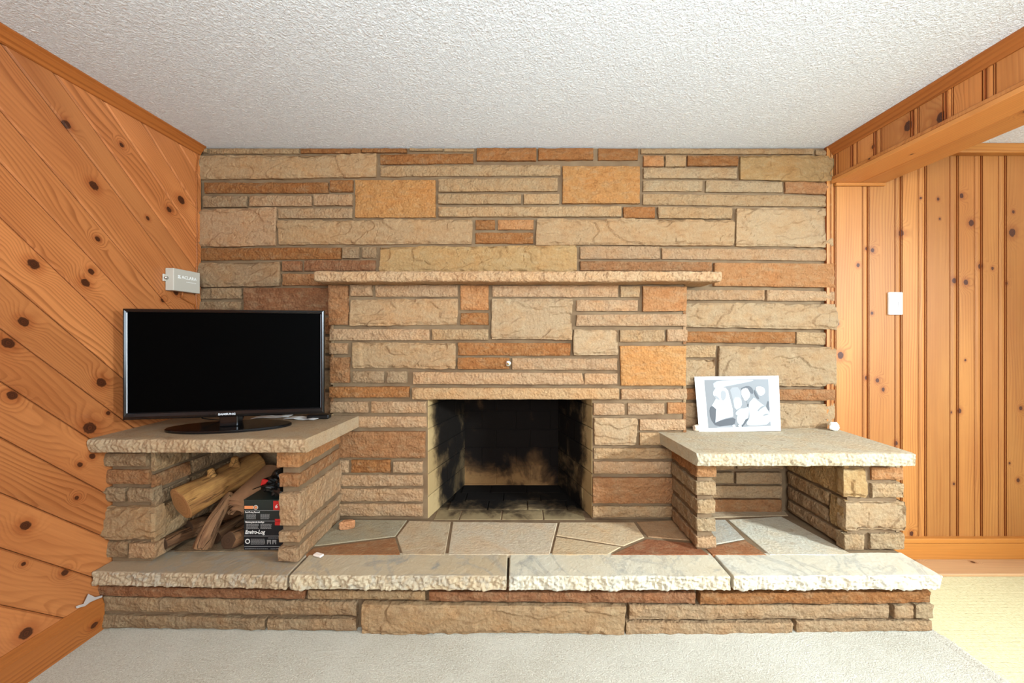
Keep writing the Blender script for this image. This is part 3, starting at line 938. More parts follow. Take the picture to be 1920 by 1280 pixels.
flags = [
    ([(640, 974), (763, 975), (741, 1005), (590, 1023), (560, 1023)], '#989079'),
    ([(590, 1027), (741, 1008), (751, 1040), (560, 1040)], '#8e6645'),
    ([(767, 976), (845, 978), (834, 1040), (755, 1040), (744, 1006)], '#b3a286'),
    ([(849, 978), (1045, 980), (1030, 1040), (840, 1040)], '#bcad94'),
    ([(1049, 979), (1189, 979), (1208, 1007), (1169, 1023), (1043, 1003)], '#b9a585'),
    ([(1042, 1006), (1164, 1025), (1138, 1040), (1034, 1040)], '#b9a584'),
    ([(1213, 1010), (1300, 1018), (1330, 1040), (1145, 1040)], '#84563a'),
    ([(1194, 978), (1290, 974), (1310, 1014), (1215, 1006)], '#a08160'),
    ([(1300, 974), (1360, 974), (1396, 1010), (1320, 1024)], '#aaa79a'),
    ([(1322, 1027), (1397, 1012), (1438, 1040), (1336, 1040)], '#8d6040'),
    ([(1365, 974), (1465, 968), (1600, 1040), (1443, 1040)], '#bfbaa8'),
    ([(1300, 960), (1470, 956), (1478, 966), (1300, 971)], '#a3937a'),
]
boxes('mortar', [((-1.80, 1.746, 0.20), (1.758, 2.165, 0.2655))], M_MORTAR, hearth)
def flag(poly, col):
    P = []
    for px, py in poly:
        Y = F * (CH - ZH) / (py - CY); P.append(Vector(((px - CX) * Y / F, Y)))
    a = sum(P[i].x * P[(i + 1) % len(P)].y - P[(i + 1) % len(P)].x * P[i].y for i in range(len(P)))
    if a < 0: P = P[::-1]
    n = len(P); ring = []
    for i in range(n):
        e1 = (P[i] - P[i - 1]).normalized(); e2 = (P[(i + 1) % n] - P[i]).normalized()
        d = Vector((-e1.y - e2.y, e1.x + e2.x)) / max(0.4, 1 + e1.dot(e2))
        ring.append(P[i] + d * 0.003)
    vs = [(p.x, p.y, 0.255) for p in P] + [(p.x, p.y, 0.2665) for p in P] + [(p.x, p.y, 0.2690) for p in ring]
    fs = [(k * n + i, k * n + (i + 1) % n, (k + 1) * n + (i + 1) % n, (k + 1) * n + i) for k in range(2) for i in range(n)] + [tuple(2 * n + i for i in range(n))]
    return obj('flagstone', vs, fs, M_STONE_SM, hearth, color=hexc(col))
for poly, c in flags: flag(poly, c)
rough_block('flagstone', [(-1.60, 1.752, 0.269), (-1.08, 1.752, 0.269), (-1.08, 2.13, 0.269), (-1.60, 2.13, 0.269)], 0.01, M_STONE_SM, hearth, hexc('#8f7a5f'), 'rock', 0.001, 0.05, 0.003, nrm=(0, 0, 1))

# ------------------------------------------------------------------ stone shelves either side
def course(parent, x0, x1, y0, y1, z0, z1, c, amp=0.009, cell=0.010):
    """one course of a narrow pier: front and both long sides rough"""
    q = [(x0, y0, z0), (x1, y0, z0), (x1, y0, z1), (x0, y0, z1)]
    return rough_block('stone', q, y1 - y0, M_STONE, parent, PAL[c], 'rock', amp, cell, 0.009, nrm=(0, -1, 0), side_amp=amp * 0.8, jitter=0.002)
def strip(parent, side, xf, y0, y1, z0, z1, c):
    if side > 0: q = [(xf, y0, z0), (xf, y1, z0), (xf, y1, z1), (xf, y0, z1)]
    else: q = [(xf, y1, z0), (xf, y0, z0), (xf, y0, z1), (xf, y1, z1)]
    hgt = z1 - z0
    return rough_block('stone', q, 0.022, M_STONE, parent, PAL[c], 'flat' if hgt > .11 else 'rock', 0.008, 0.012, 0.005, nrm=(side, 0, 0))

lsh = root('stone_shelf', 'left stone shelf carrying the television, firewood stored in its niche', 'stone shelf', (-1.35, 1.85, ZH))
# top slab: smooth top, rough front
q = [(-1.806, 1.590, 0.776), (-0.893, 1.590, 0.772), (-0.893, 1.590, 0.834), (-1.806, 1.590, 0.836)]
def shelf_top(parent, poly_front, back, col, zt, zb, name='slab'):
    """rough front edge, smooth honed top, straight sides; back = (x at back left, x at back right, y back)"""
    (x0, x1, yf) = poly_front; (bx0, bx1, yb_) = back
    nx = 210; vs = []; fs = []; rows = []
    sd = random.random() * 10
    def pt(t, s, z):
        xa, xb = x0 + (bx0 - x0) * s, x1 + (bx1 - x1) * s
        return Vector((xa + (xb - xa) * t, yf + (yb_ - yf) * s, z))
    prof = []                                                       # (s, z, rough weight)
    D = yb_ - yf
    prof.append((1.0, zb, 0)); prof.append((0.03 / D, zb, 0)); prof.append((0.006 / D, zb, .3))
    for k in range(12):
        z = zb + 0.003 + (zt - zb - 0.006) * k / 11; prof.append((0.0, z, 1.0))
    prof.append((0.006 / D, zt - 0.001, .35)); prof.append((0.014 / D, zt, 0)); 
    for s in (0.2, 0.5, 1.0): prof.append((s, zt, 0))
    n = nx + 1
    for (s, z, wgt) in prof:
        for i in range(n):
            t = i / nx; p_ = pt(t, s, z)
            if wgt > 0:
                h = relief('slab', Vector((p_.x * 1.0, 0, p_.z)), None, sd, 0.1)
                bulge = 0.006 * (1 - ((z - (zt + zb) / 2) / ((zt - zb) / 2)) ** 2)
                p_.y -= wgt * (h * 0.011 + bulge)
                p_.z += (1 - abs(wgt - .3) * 1.4 if wgt < .5 else 0) * 0.0 + wgt * 0.0015 * noise.noise(p_ * 50)
                if t < 0.02 or t > 0.98: p_.x += (0.006 if t < 0.02 else -0.006) * wgt * abs(noise.noise(p_ * 60))
            vs.append(p_)
    for r_ in range(len(prof) - 1):
        for i in range(nx): fs.append((r_ * n + i, r_ * n + i + 1, (r_ + 1) * n + i + 1, (r_ + 1) * n + i))
    fs.append(tuple(r_ * n for r_ in range(len(prof))))
    fs.append(tuple(r_ * n + nx for r_ in range(len(prof)))[::-1])
    m_ = len(prof) - 1
    for i in range(nx): fs.append((m_ * n + i, m_ * n + i + 1, i + 1, i))
    return obj(name, vs, fs, M_STONE_SM, parent, color=hexc(col))
shelf_top(lsh, (-1.806, -0.893, 1.592), (-1.806, -0.862, 2.045), '#a28e72', 0.834, 0.774)
# left pier
boxes('mortar', [((-1.80, 1.680, ZH), (-1.626, 2.14, 0.774))], M_MORTAR, lsh); boxes('mortar', [((-1.040, 1.675, ZH), (-0.970, 2.06, 0.774))], M_MORTAR, lsh)
LP = """
180 849 275 849 276 875 180 874 q
183 881 276 882 276 909 183 908 r
183 915 233 942 q
239 915 286 942 q
182 950 291 951 291 1011 182 1009 t
183 1016 236 1047 q
241 1018 292 1047 p
"""
lay(LP, lambda px: 1.660, lsh, 0.05, 0.010)
for (z0, z1, cs) in ((0.275, 0.345, 'qp'), (0.352, 0.50, 'tk'), (0.508, 0.575, 'qt'), (0.584, 0.655, 'rk'), (0.663, 0.765, 'tq')):
    strip(lsh, 1, -1.606, 1.672, 1.86 if len(cs) > 1 else 2.13, z0, z1, cs[0])
    strip(lsh, 1, -1.606, 1.87, 2.13, z0, z1, cs[-1])
# right pier of the left shelf: long courses
for (z0, z1, c, x0, x1) in ((0.274, 0.345, 'p', -1.058, -0.960), (0.358, 0.416, 'p', -1.050, -0.955), (0.430, 0.584, 'p', -1.052, -0.953), (0.600, 0.668, 'r', -1.052, -0.955), (0.684, 0.766, 'l', -1.062, -0.955)):
    course(lsh, x0, x1, 1.652, 2.055, z0, z1, c)

rsh = root('stone_shelf', 'right stone shelf carrying the leaning black and white picture, its niche empty', 'stone shelf', (1.3, 1.9, ZH))
shelf_top(rsh, (0.800, 1.776, 1.697), (0.757, 1.797, 2.152), '#b0a68e', 0.740, 0.682)
boxes('mortar', [((0.838, 1.775, ZH), (0.906, 2.06, 0.682))], M_MORTAR, rsh); boxes('mortar', [((1.542, 1.776, ZH), (1.772, 2.16, 0.682))], M_MORTAR, rsh)
for (z0, z1, c, x0, x1) in ((0.274, 0.338, 'p', 0.823, 0.924), (0.350, 0.424, 'b', 0.823, 0.924), (0.434, 0.510, 'b', 0.825, 0.923), (0.520, 0.592, 'b', 0.820, 0.924), (0.602, 0.676, 'l', 0.822, 0.925)):
    course(rsh, x0, x1, 1.757, 2.050, z0, z1, c)
RP = """
1583 877 1625 933 h
1637 877 1697 901 l
1637 907 1697 934 b
1587 941 1700 996 b
1584 1002 1622 1032 b
1633 1001 1698 1031 b
"""
lay(RP, lambda px: 1.757, rsh, 0.05, 0.011)
for (z0, z1, ys, cs) in ((0.275, 0.338, (1.77, 2.15), 'k'), (0.347, 0.417, (1.865, 2.15), 'k'), (0.425, 0.500, (1.865, 2.15), 't'), (0.347, 0.500, (1.77, 1.855), 'h'), (0.508, 0.674, (1.77, 2.15), 'h')):
    strip(rsh, -1, 1.524, ys[0], ys[1], z0, z1, cs)
for (z0, z1) in ((0.275, 0.338), (0.347, 0.50), (0.508, 0.585), (0.595, 0.674)):
    strip(rsh, 1, 1.788, 1.77, 2.12, z0, z1, 'b')

# ------------------------------------------------------------------ television
TVA = math.radians(9.75)
tv = root('television', 'black flat-screen television switched off, standing on an oval foot on the left stone shelf', 'television', (-1.335, 1.78, 0.834), TVA)
TM = Matrix.Translation((-1.3355, 1.74, 0)) @ Matrix.Rotation(TVA, 4, 'Z')
w2, zb, zt = 0.4135, 0.895, 1.387
def tvbox(name, a, b, r, mat, segs=2): return bevel_box(name, a, b, r, mat, tv, xf=TM, segs=segs)
tvbox('back_housing', (-w2 + .006, 0.004, zb + .008), (w2 - .006, 0.040, zt - .006), 0.010, M_BLACKP)
tvbox('rear_bulge', (-0.26, 0.035, zb + .05), (0.26, 0.062, zt - .14), 0.014, M_BLACKP)
# bezel: one frame mesh with a lip
def bezel():
    o = [(-w2, zb), (w2, zb), (w2, zt), (-w2, zt)]
    i1 = [(-w2 + .017, zb + .031), (w2 - .017, zb + .031), (w2 - .017, zt - .017), (-w2 + .017, zt - .017)]
    def lerp(a, b, t): return (a[0] + (b[0] - a[0]) * t, a[1] + (b[1] - a[1]) * t)
    rings = [(0.0, 0.012), (0.0, 0.0), (0.12, -0.004), (0.45, -0.006), (0.85, -0.003), (1.0, 0.003), (1.0, 0.008)]
    vs, fs = [], []
    for t, y in rings:
        for a, b in zip(o, i1):
            q = lerp(a, b, t); vs.append(TM @ Vector((q[0], y, q[1])))
    for r_ in range(len(rings) - 1):
        for i in range(4):
            j = (i + 1) % 4; fs.append((r_ * 4 + i, r_ * 4 + j, r_ * 4 + 4 + j, r_ * 4 + 4 + i))
    return obj('bezel', vs, fs, M_TVB, tv)
bezel()
tvbox('screen', (-w2 + .017, 0.0035, zb + .031), (w2 - .017, 0.010, zt - .017), 0.0004, M_TVS, 1)
tvbox('sensor_window', (-0.075, -0.0068, zb + .012), (-0.045, -0.004, zb + .018), 0.0012, M_BLACKP)
# highlights on the bezel's inner edge, put in as coloured strips
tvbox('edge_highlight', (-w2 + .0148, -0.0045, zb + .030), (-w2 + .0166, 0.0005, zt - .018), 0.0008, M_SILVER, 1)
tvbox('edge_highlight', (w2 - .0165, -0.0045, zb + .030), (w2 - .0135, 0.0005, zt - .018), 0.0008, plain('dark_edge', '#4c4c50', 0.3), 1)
def disc(name, c, rx, ry, z0, z1, mat, parent, mtx, n=64, bev=0.004):
    vs = []
    for (k, z) in ((1, z0), (1, z1 - bev), (1 - bev / rx, z1 - bev * .2), (1 - 3 * bev / rx, z1)):
        for i in range(n):
            a = 2 * math.pi * i / n; vs.append(mtx @ Vector((c[0] + rx * k * math.cos(a), c[1] + ry * k * math.sin(a), z)))
    fs = [(r_ * n + i, r_ * n + (i + 1) % n, (r_ + 1) * n + (i + 1) % n, (r_ + 1) * n + i) for r_ in range(3) for i in range(n)]
    fs += [tuple(range(n))[::-1], tuple(3 * n + i for i in range(n))]
    return obj(name, vs, fs, mat, parent, sm=False)
disc('foot', (-0.012, 0.045), 0.262, 0.115, 0.8355, 0.847, M_TVB, tv, TM)
tvbox('neck', (-0.045, 0.015, 0.845), (0.035, 0.060, 0.915), 0.006, M_TVB)
def text(name, s, size, loc, rot, mat, parent, ext=0.0004, bold=0.0, align='CENTER', shear=0.0, sx=1.0):
    cu = bpy.data.curves.new(name, 'FONT'); cu.body = s; cu.size = size; cu.extrude = ext; cu.align_x = align
    cu.offset = bold; cu.shear = shear; cu.resolution_u = 2
    o = bpy.data.objects.new('tmp_text', cu); COL.objects.link(o)
    bpy.context.view_layer.update()
    me = bpy.data.meshes.new_from_object(o.evaluated_get(bpy.context.evaluated_depsgraph_get()))
    bpy.data.objects.remove(o); me.name = name; me.materials.clear(); me.materials.append(mat)
    M = Matrix.Translation(loc) @ rot.to_4x4() @ Matrix.Diagonal((sx, 1, 1, 1))
    me.transform(M.to_3x3().to_4x4())
    q = bpy.data.objects.new(name, me); COL.objects.link(q); q.location = loc
    if parent is not None: q.parent = parent; q.matrix_parent_inverse = parent_world(parent).inverted()
    return q
RF = Matrix.Rotation(math.radians(90), 3, 'X')                        # text facing -Y
RTV = Matrix.Rotation(TVA, 3, 'Z') @ RF
text('lettering', 'SAMSUNG', 0.0125, TM @ Vector((0.0, -0.0068, zb + .0095)), RTV, M_SILVER, tv, 0.0005, 0.0003, sx=1.25)
# cable sagging behind, remote and papers on the shelf behind the foot
cab = []
for i in range(26):
    t = i / 25; cab.append((-1.52 + 0.20 * t, 1.80 + 0.10 * math.sin(t * 3), 0.842 + 0.055 * (1 - math.sin(math.pi * (0.12 + t * 0.8))) + (0.03 if i == 0 else 0)))
tube('power_cable', cab, 0.0028, M_BLACKP, tv, 6)
rem = bevel_box('remote_control', (-1.095, 1.955, 0.8345), (-0.985, 1.998, 0.857), 0.006, M_BLACKP, None, segs=2, xf=Matrix.Translation((-1.04, 1.975, 0)) @ Matrix.Rotation(0.12, 4, 'Z') @ Matrix.Translation((1.04, -1.975, 0)))
tag(rem, 'small black remote lying behind the television on the left stone shelf', 'remote control')
for i, (x, y, a) in enumerate(((-1.30, 2.0, 0.15), (-1.12, 1.965, -0.2))):
    mt = Matrix.Translation((x, y, 0)) @ Matrix.Rotation(a, 4, 'Z')
    vs = []
    for k in range(7):
        for yy in (-0.03, 0.03): vs.append(mt @ Vector((-0.09 + 0.03 * k, yy, 0.8365 + 0.006 * math.sin(k * 0.9) ** 2)))
    n0 = len(vs); vs += [v + Vector((0, 0, 0.0012)) for v in vs]
    fs = [(2 * k, 2 * k + 2, 2 * k + 3, 2 * k + 1) for k in range(6)] + [(n0 + 2 * k, n0 + 2 * k + 1, n0 + 2 * k + 3, n0 + 2 * k + 2) for k in range(6)]
    fs += [(2 * k, 2 * k + 2, n0 + 2 * k + 2, n0 + 2 * k)[::-1] for k in range(6)] + [(2 * k + 1, 2 * k + 3, n0 + 2 * k + 3, n0 + 2 * k + 1) for k in range(6)]
    po = obj('paper_slip', vs, fs, M_WHITE)
    tag(po, ('white paper slip lying left of the neck behind the television foot', 'white paper slip lying right of the neck behind the television foot')[i], 'paper')

# ------------------------------------------------------------------ picture leaning on the right shelf
pic = root('photo_print', 'black and white print of a couple leaning on the right stone shelf', 'picture', (1.16, 2.09, 0.741))
pa, pb, pc, pd = Vector((0.993, 2.085, 0.7415)), Vector((1.438, 2.085, 0.7415)), Vector((1.457, 2.135, 1.045)), Vector((0.994, 2.135, 1.040))
# true corners back-projected onto the leaning sheet
pa = W(1311, 809.5, 2.080); pb = W(1464, 807.5, 2.080); pc = W(1460, 704, 2.128); pd = W(1302, 706, 2.128)
pn = (pb - pa).cross(pd - pa).normalized()
def sheet(u, v, o=0.0):
    return pa * (1 - u) * (1 - v) + pb * u * (1 - v) + pc * u * v + pd * (1 - u) * v + pn * (o + 0.003 * math.sin(u * 3.1))
N_ = 16
vs = [sheet(i / N_, j) for i in range(N_ + 1) for j in (0, 1)] + [sheet(i / N_, j, -0.0008) for i in range(N_ + 1) for j in (0, 1)]
k0 = 2 * (N_ + 1); fs = []
for i in range(N_):
    a = 2 * i; fs += [(a, a + 2, a + 3, a + 1), (k0 + a, k0 + a + 1, k0 + a + 3, k0 + a + 2), (a, k0 + a, k0 + a + 2, a + 2), (a + 1, a + 3, k0 + a + 3, k0 + a + 1)]
fs += [(0, 1, k0 + 1, k0), (k0 - 2, 2 * k0 - 2, 2 * k0 - 1, k0 - 1)]
obj('sheet', vs, fs, plain('photo_paper', '#c4c2be', 0.6, 0.2), pic)
GREYS = {k: plain('print_' + k, v, 0.5, 0.3) for k, v in dict(mid='#6c6a69', dark='#403f41', pale='#908f8e', white='#b4b4b3', light='#7e7c7b').items()}
def printed(name, pts, g, o):
    """flat ink shape in sheet coordinates measured on the 1877x1280 close view"""
    P = []
    for x, y in pts:
        v = 1 - (y - 212) / (1112 - 212) if True else 0
        l = 188 + (270 - 188) * (1 - v); r_ = 1532 + (1572 - 1532) * (1 - v)
        u = (x - l) / (r_ - l); P.append((max(0.005, min(.995, u)), max(.01, min(.99, v))))
    if len(P) < 14:
        for _ in range(1):
            P = [q for i in range(len(P)) for q in ((P[i][0] * .75 + P[(i + 1) % len(P)][0] * .25, P[i][1] * .75 + P[(i + 1) % len(P)][1] * .25), (P[i][0] * .25 + P[(i + 1) % len(P)][0] * .75, P[i][1] * .25 + P[(i + 1) % len(P)][1] * .75))]
    a = sum(P[i][0] * P[(i + 1) % len(P)][1] - P[(i + 1) % len(P)][0] * P[i][1] for i in range(len(P)))
    if a < 0: P = P[::-1]
    vs = [sheet(u, v, o) for u, v in P]
    bm = bmesh.new(); bv = [bm.verts.new(v) for v in vs]; bm.faces.new(bv)
    bmesh.ops.triangulate(bm, faces=bm.faces[:]); bm.verts.index_update()
    V = [v.co.copy() for v in bm.verts]; Fc = [tuple(v.index for v in f.verts) for f in bm.faces]; bm.free()
    return V, Fc
INK = [
    ('mid', [(342, 268), (550, 267), (760, 267), (960, 266), (1160, 266), (1366, 266), (1375, 500), (1385, 700), (1410, 1030), (1200, 1035), (1000, 1040), (800, 1045), (600, 1050), (413, 1054), (395, 850), (375, 600), (358, 440)]),
    ('pale', [(480, 300), (700, 275), (1100, 272), (1140, 290), (900, 340), (640, 390), (500, 420)]),
    ('light', [(740, 400), (920, 390), (940, 700), (830, 740), (790, 560)]),
    ('pale', [(800, 560), (930, 560), (950, 720), (830, 780)]),
    ('dark', [(425, 735), (470, 690), (545, 745), (525, 975), (640, 920), (850, 880), (830, 1020), (540, 1040), (440, 900)]),
    ('dark', [(720, 640), (770, 670), (800, 730), (810, 820), (760, 740), (715, 700)]),
    ('light', [(545, 1035), (830, 1005), (860, 1044), (560, 1049)]),
    ('white', [(485, 470), (520, 410), (600, 385), (680, 400), (720, 450), (735, 540), (725, 590), (690, 600), (720, 650), (715, 710), (770, 720), (800, 760), (805, 870), (660, 905), (525, 965), (535, 750), (470, 690), (590, 600), (530, 580), (490, 520)]),
    ('light', [(600, 470), (640, 440), (690, 470), (690, 560), (650, 620), (610, 590)]), ('mid', [(700, 520), (722, 515), (722, 524), (700, 528)]), ('mid', [(945, 490), (985, 484), (985, 494), (948, 500)]), ('mid', [(955, 575), (985, 572), (985, 580), (957, 584)]), ('pale', [(560, 640), (640, 660), (700, 650), (660, 700), (580, 690)]),
    ('light', [(500, 520), (560, 545), (600, 600), (560, 600), (510, 560)]),
    ('dark', [(920, 420), (960, 395), (1030, 370), (1100, 400), (1130, 470), (1110, 520), (1060, 470), (1030, 410), (950, 440)]),
    ('white', [(930, 430), (1020, 405), (1060, 470), (1075, 540), (1030, 610), (980, 620), (960, 560), (935, 540)]),
    ('mid', [(1060, 560), (1110, 520), (1080, 610), (1030, 660), (1010, 630)]),
    ('pale', [(1130, 560), (1230, 650), (1330, 720), (1395, 830), (1400, 1000), (1180, 1025), (1030, 1020), (1010, 960), (1070, 890), (1040, 660), (1110, 590)]),
    ('white', [(1150, 400), (1220, 385), (1300, 410), (1315, 500), (1240, 550), (1190, 500)]),
    ('dark', [(1135, 430), (1165, 470), (1225, 590), (1200, 600), (1140, 520)]),
    ('dark', [(1370, 590), (1388, 820), (1330, 730)]),
    ('pale', [(820, 830), (900, 740), (1000, 740), (1050, 700), (1060, 880), (990, 940), (900, 870)]),
    ('white', [(860, 860), (930, 850), (1000, 920), (980, 1000), (890, 1000), (860, 940)]),
    ('dark', [(1035, 660), (1050, 680), (1040, 740), (1028, 700)]),
    ('light', [(1190, 800), (1250, 700), (1330, 715), (1260, 740)]),
    ('dark', [(1000, 915), (1060, 900), (1020, 960), (960, 1035), (935, 1035)]),
    ('white', [(790, 1005), (830, 1003), (845, 1042), (800, 1044)]), ('white', [(880, 1003), (930, 1001), (940, 1038), (890, 1040)]),
    ('mid', [(1190, 770), (1280, 700), (1320, 705), (1230, 760), (1200, 800)]), ('mid', [(1270, 860), (1340, 830), (1380, 845), (1300, 865)]),
]
img = {}
for i, (g, pts) in enumerate(INK):
    V, Fc = printed('ink', pts, g, 0.0004 + i * 0.00007)
    d = img.setdefault(g, ([], [])); n = len(d[0]); d[0].extend(V); d[1].extend(tuple(a + n for a in f) for f in Fc)
for g, (V, Fc) in img.items(): obj('printed_image', V, Fc, GREYS[g], pic)['kind'] = 'stuff'

# ------------------------------------------------------------------ small wall fittings
det = root('meter_unit', 'small pale plastic meter box screwed to the pine boards beside the stone', 'meter box', (-1.80, 2.0, 1.5))
bz0, bz1 = 1.499, 1.614
bevel_box('housing', (-1.808, 1.938, bz0), (-1.765, 2.100, bz1), 0.003, M_GREY, det, segs=2)
RL = Matrix.Rotation(math.radians(90), 3, 'Z') @ RF                  # text facing +X
text('lettering', 'ACLARA', 0.024, Vector((-1.7645, 2.030, 1.566)), RL, M_WHITE, det, 0.0004, 0.0)
boxes('small_print', [((-1.7652, 2.012 + .009 * k, 1.5505), (-1.7643, 2.019 + .009 * k, 1.5525)) for k in range(7)], M_WHITE, det)['kind'] = 'stuff'
bm = bmesh.new(); vsm = []
for (dy, dz, s) in ((0, 0, .006), (.008, .001, .005), (0, -.010, .006), (.009, -.010, .007), (.004, -.004, .004)):
    vsm.append(((-1.7650, 1.966 + dy - s / 2, 1.578 + dz - s / 2), (-1.7642, 1.966 + dy + s / 2, 1.578 + dz + s / 2)))
bm.free()
boxes('emblem', vsm, M_WHITE, det)
tube('screw', [(-1.800, 1.930, 1.562), (-1.790, 1.930, 1.562)], 0.008, M_CHROME, det, 12)
bevel_box('mounting_ear', (-1.809, 1.922, 1.545), (-1.801, 1.940, 1.582), 0.002, M_GREY, det)
tube('sensor_wire', [(-1.79, 2.02, 1.499), (-1.80, 2.025, 1.47), (-1.803, 2.06, 1.455), (-1.803, 2.11, 1.44), (-1.803, 2.125, 1.40)], 0.003, M_TRIM_Y, det, 6)

sw = root('light_switch', 'white wall dimmer switch on the vertical pine boards', 'light switch', (2.13, 2.15, 1.45))
sx0, sx1 = XX(1664, 2.148), XX(1689, 2.148); sz0, sz1 = ZZ(590, 2.148), ZZ(548, 2.148)
bevel_box('plate', (sx0, 2.136, sz0), (sx1, 2.1505, sz1), 0.004, M_WHITE, sw, segs=2)
mx = (sx0 + sx1) / 2; mz = (sz0 + sz1) / 2
bevel_box('toggle', (mx - .012, 2.1255, mz + .008), (mx + .006, 2.137, mz + .026), 0.003, M_WHITE, sw)
bevel_box('slider_slot', (mx + .010, 2.1350, mz - .022), (mx + .014, 2.1365, mz + .014), 0.0004, plain('slot_grey', '#8a7f78'), sw)
for dz in (-0.048, 0.048): tube('screw', [(mx, 2.1365, mz + dz), (mx, 2.1348, mz + dz)], 0.003, M_GREY, sw, 8)

# ------------------------------------------------------------------ firewood and kindling in the left niche
def bark_mat(name, a, b, k=1.0, d=(0, 1, 0)):
    m = NT(name); p = m.pos(); d = Vector(d).normalized()
    dot = m.vm('DOT_PRODUCT', p, tuple(d)); q = m.vm('SUBTRACT', p, m.vm('SCALE', tuple(d), m.math('MULTIPLY', dot, 0.90)))
    n1 = m.noise(q, 26, 5, 0.6, 0.5); n2 = m.noise(q, 120, 4, 0.65); n3 = m.noise(p, 9, 3)
    c = m.mix(m.mr(n1, 0.35, 0.65), hexc(a), hexc(b)); c = m.mix(m.mr(n3, 0.5, 0.7, 0, .5), c, m.mix(1.0, c, (0.55, 0.48, 0.42, 1), 'MULTIPLY'))
    crack = m.mr(m.math('ABSOLUTE', m.math('SUBTRACT', m.noise(q, 20, 2, 0.5), 0.5)), 0.0, 0.012, 0.7, 0.0)
    c = m.mix(crack, c, hexc('#2c1a0e'))
    f = m.mr(n2, 0.3, 0.7, 0.72, 1.15)
    h = m.math('SUBTRACT', m.math('ADD', n1, m.math('MULTIPLY', n2, 0.7)), crack)
    return m.done(m.vm('MULTIPLY', c, m.comb(f, f, f)), 0.85, m.bump(h, 0.6 * k, 0.008), 0.12)
M_BARK = ('bare_log', '#80552f', '#a0733f', 0.7); M_BARK2 = ('barky_log', '#6b4a33', '#8d6645', 1.5); M_BARK3 = ('dark_log', '#5c3e29', '#7a5437', 1.4)
def end_mat(name, a, b, centre, axis_n):
    m = NT(name); t = m.n.new('ShaderNodeTexCoord').outputs['Object']
    d = m.vm('LENGTH', t)
    ring = m.noise(m.comb(d, 0, 0), 170, 2)
    s = m.sep(t); ang = m.math('ARCTAN2', s[2], s[0])
    rad = m.noise(m.comb(m.math('MULTIPLY', ang, 9), 0, 0), 1.4, 3, 0.7)
    c = m.mix(m.mr(ring, 0.35, 0.65, 0, .6), hexc(a), hexc(b)); c = m.mix(m.mr(rad, 0.56, 0.68, 0, 0.75), c, hexc('#4c2c16'))
    return m.done(c, 0.9, m.bump(rad, 0.3, 0.004), 0.1)
M_END = end_mat('cut_end_light', '#a3764a', '#6f4828', None, None); M_END_D = end_mat('cut_end_dark', '#4a3424', '#33231a', None, None)
def log(label, pts, rad, mat, mend, knobs=(), n=36):
    P = [Vector(p) for p in pts]
    # resample smoothly
    Q, R = [], []
    for i in range(len(P) - 1):
        for k in range(12):
            t = k / 12
            a = P[max(i - 1, 0)]; b = P[i]; c = P[i + 1]; d = P[min(i + 2, len(P) - 1)]
            Q.append(0.5 * ((2 * b) + (c - a) * t + (2 * a - 5 * b + 4 * c - d) * t * t + (3 * b - a - 3 * c + d) * t ** 3)); R.append(rad[i] + (rad[i + 1] - rad[i]) * t)
    Q.append(P[-1]); R.append(rad[-1])
    mat = bark_mat(*mat, d=P[-1] - P[0])
    r0 = root('log', label, 'log', tuple(P[0]), group=None)
    vs, fs = [], []; sd = random.random() * 9; prev = None
    for i, p_ in enumerate(Q):
        t = (Q[min(i + 1, len(Q) - 1)] - Q[max(i - 1, 0)]).normalized()
        a = t.cross(Vector((0, 0, 1))).normalized() if prev is None else (prev - t * prev.dot(t)).normalized(); prev = a; b = t.cross(a)
        for k in range(n):
            w = 2 * math.pi * k / n; dr = a * math.cos(w) + b * math.sin(w)
            rr = R[i] * (1 + 0.16 * noise.noise(dr * 1.2 + p_ * 6 + Vector((sd, 0, 0))) + 0.07 * noise.noise(dr * 4 + p_ * 14))
            vs.append(p_ + dr * rr)
    for i in range(len(Q) - 1):
        for k in range(n): fs.append((i * n + k, i * n + (k + 1) % n, (i + 1) * n + (k + 1) % n, (i + 1) * n + k))
    m_ = len(Q) - 1; fs.append(tuple(m_ * n + k for k in range(n)))
    obj('bark', vs, fs, mat, r0, sm=True)
    t = (Q[1] - Q[0]).normalized()
    ev = [vs[k] for k in range(n)]; c = sum(ev, Vector()) / n
    ring2 = [c + (v - c) * 0.93 - t * 0.002 for v in ev]; ring3 = [c + (v - c) * 0.5 - t * 0.003 for v in ev]
    V = ev + ring2 + ring3 + [c - t * 0.003]
    Fc = [(q * n + k, (q + 1) * n + k, (q + 1) * n + (k + 1) % n, q * n + (k + 1) % n) for q in range(2) for k in range(n)] + [(2 * n + k, 3 * n, 2 * n + (k + 1) % n) for k in range(n)]
    e = obj('cut_end', V, Fc, mend, r0)
    for (kp, kd, kr, kl) in knobs:
        kp, kd = Vector(kp), Vector(kd).normalized()
        tube('branch_stub', [kp - kd * kl * .3, kp + kd * kl * .1, kp + kd * kl * .45, kp + kd * kl * .75, kp + kd * kl * .86], [kr * 3.0, kr * 1.8, kr * 1.15, kr * 1.05, kr * .6], mat, r0, 12)
    return r0
def L3(px, py, Y): return W(px, py, Y)
log('largest bleached log with a round sawn end, lying on the other firewood', [L3(340, 946, 1.70), L3(372, 928, 1.76), L3(412, 905, 1.86), L3(450, 886, 1.97), L3(486, 866, 2.06)], [.074, .068, .060, .068, .056], M_BARK, M_END,
    [(L3(398, 896, 1.82), (-0.1, -0.1, 1), .014, .055), (L3(440, 874, 1.93), (0.1, -0.1, 1), .016, .06)])
log('rough crooked log leaning forward in the middle of the niche, pale end down', [L3(379, 1025, 1.715), L3(388, 1002, 1.73), L3(402, 975, 1.76), L3(418, 950, 1.80), L3(432, 925, 1.85)], [.037, .036, .031, .026, .017], M_BARK2, M_END)
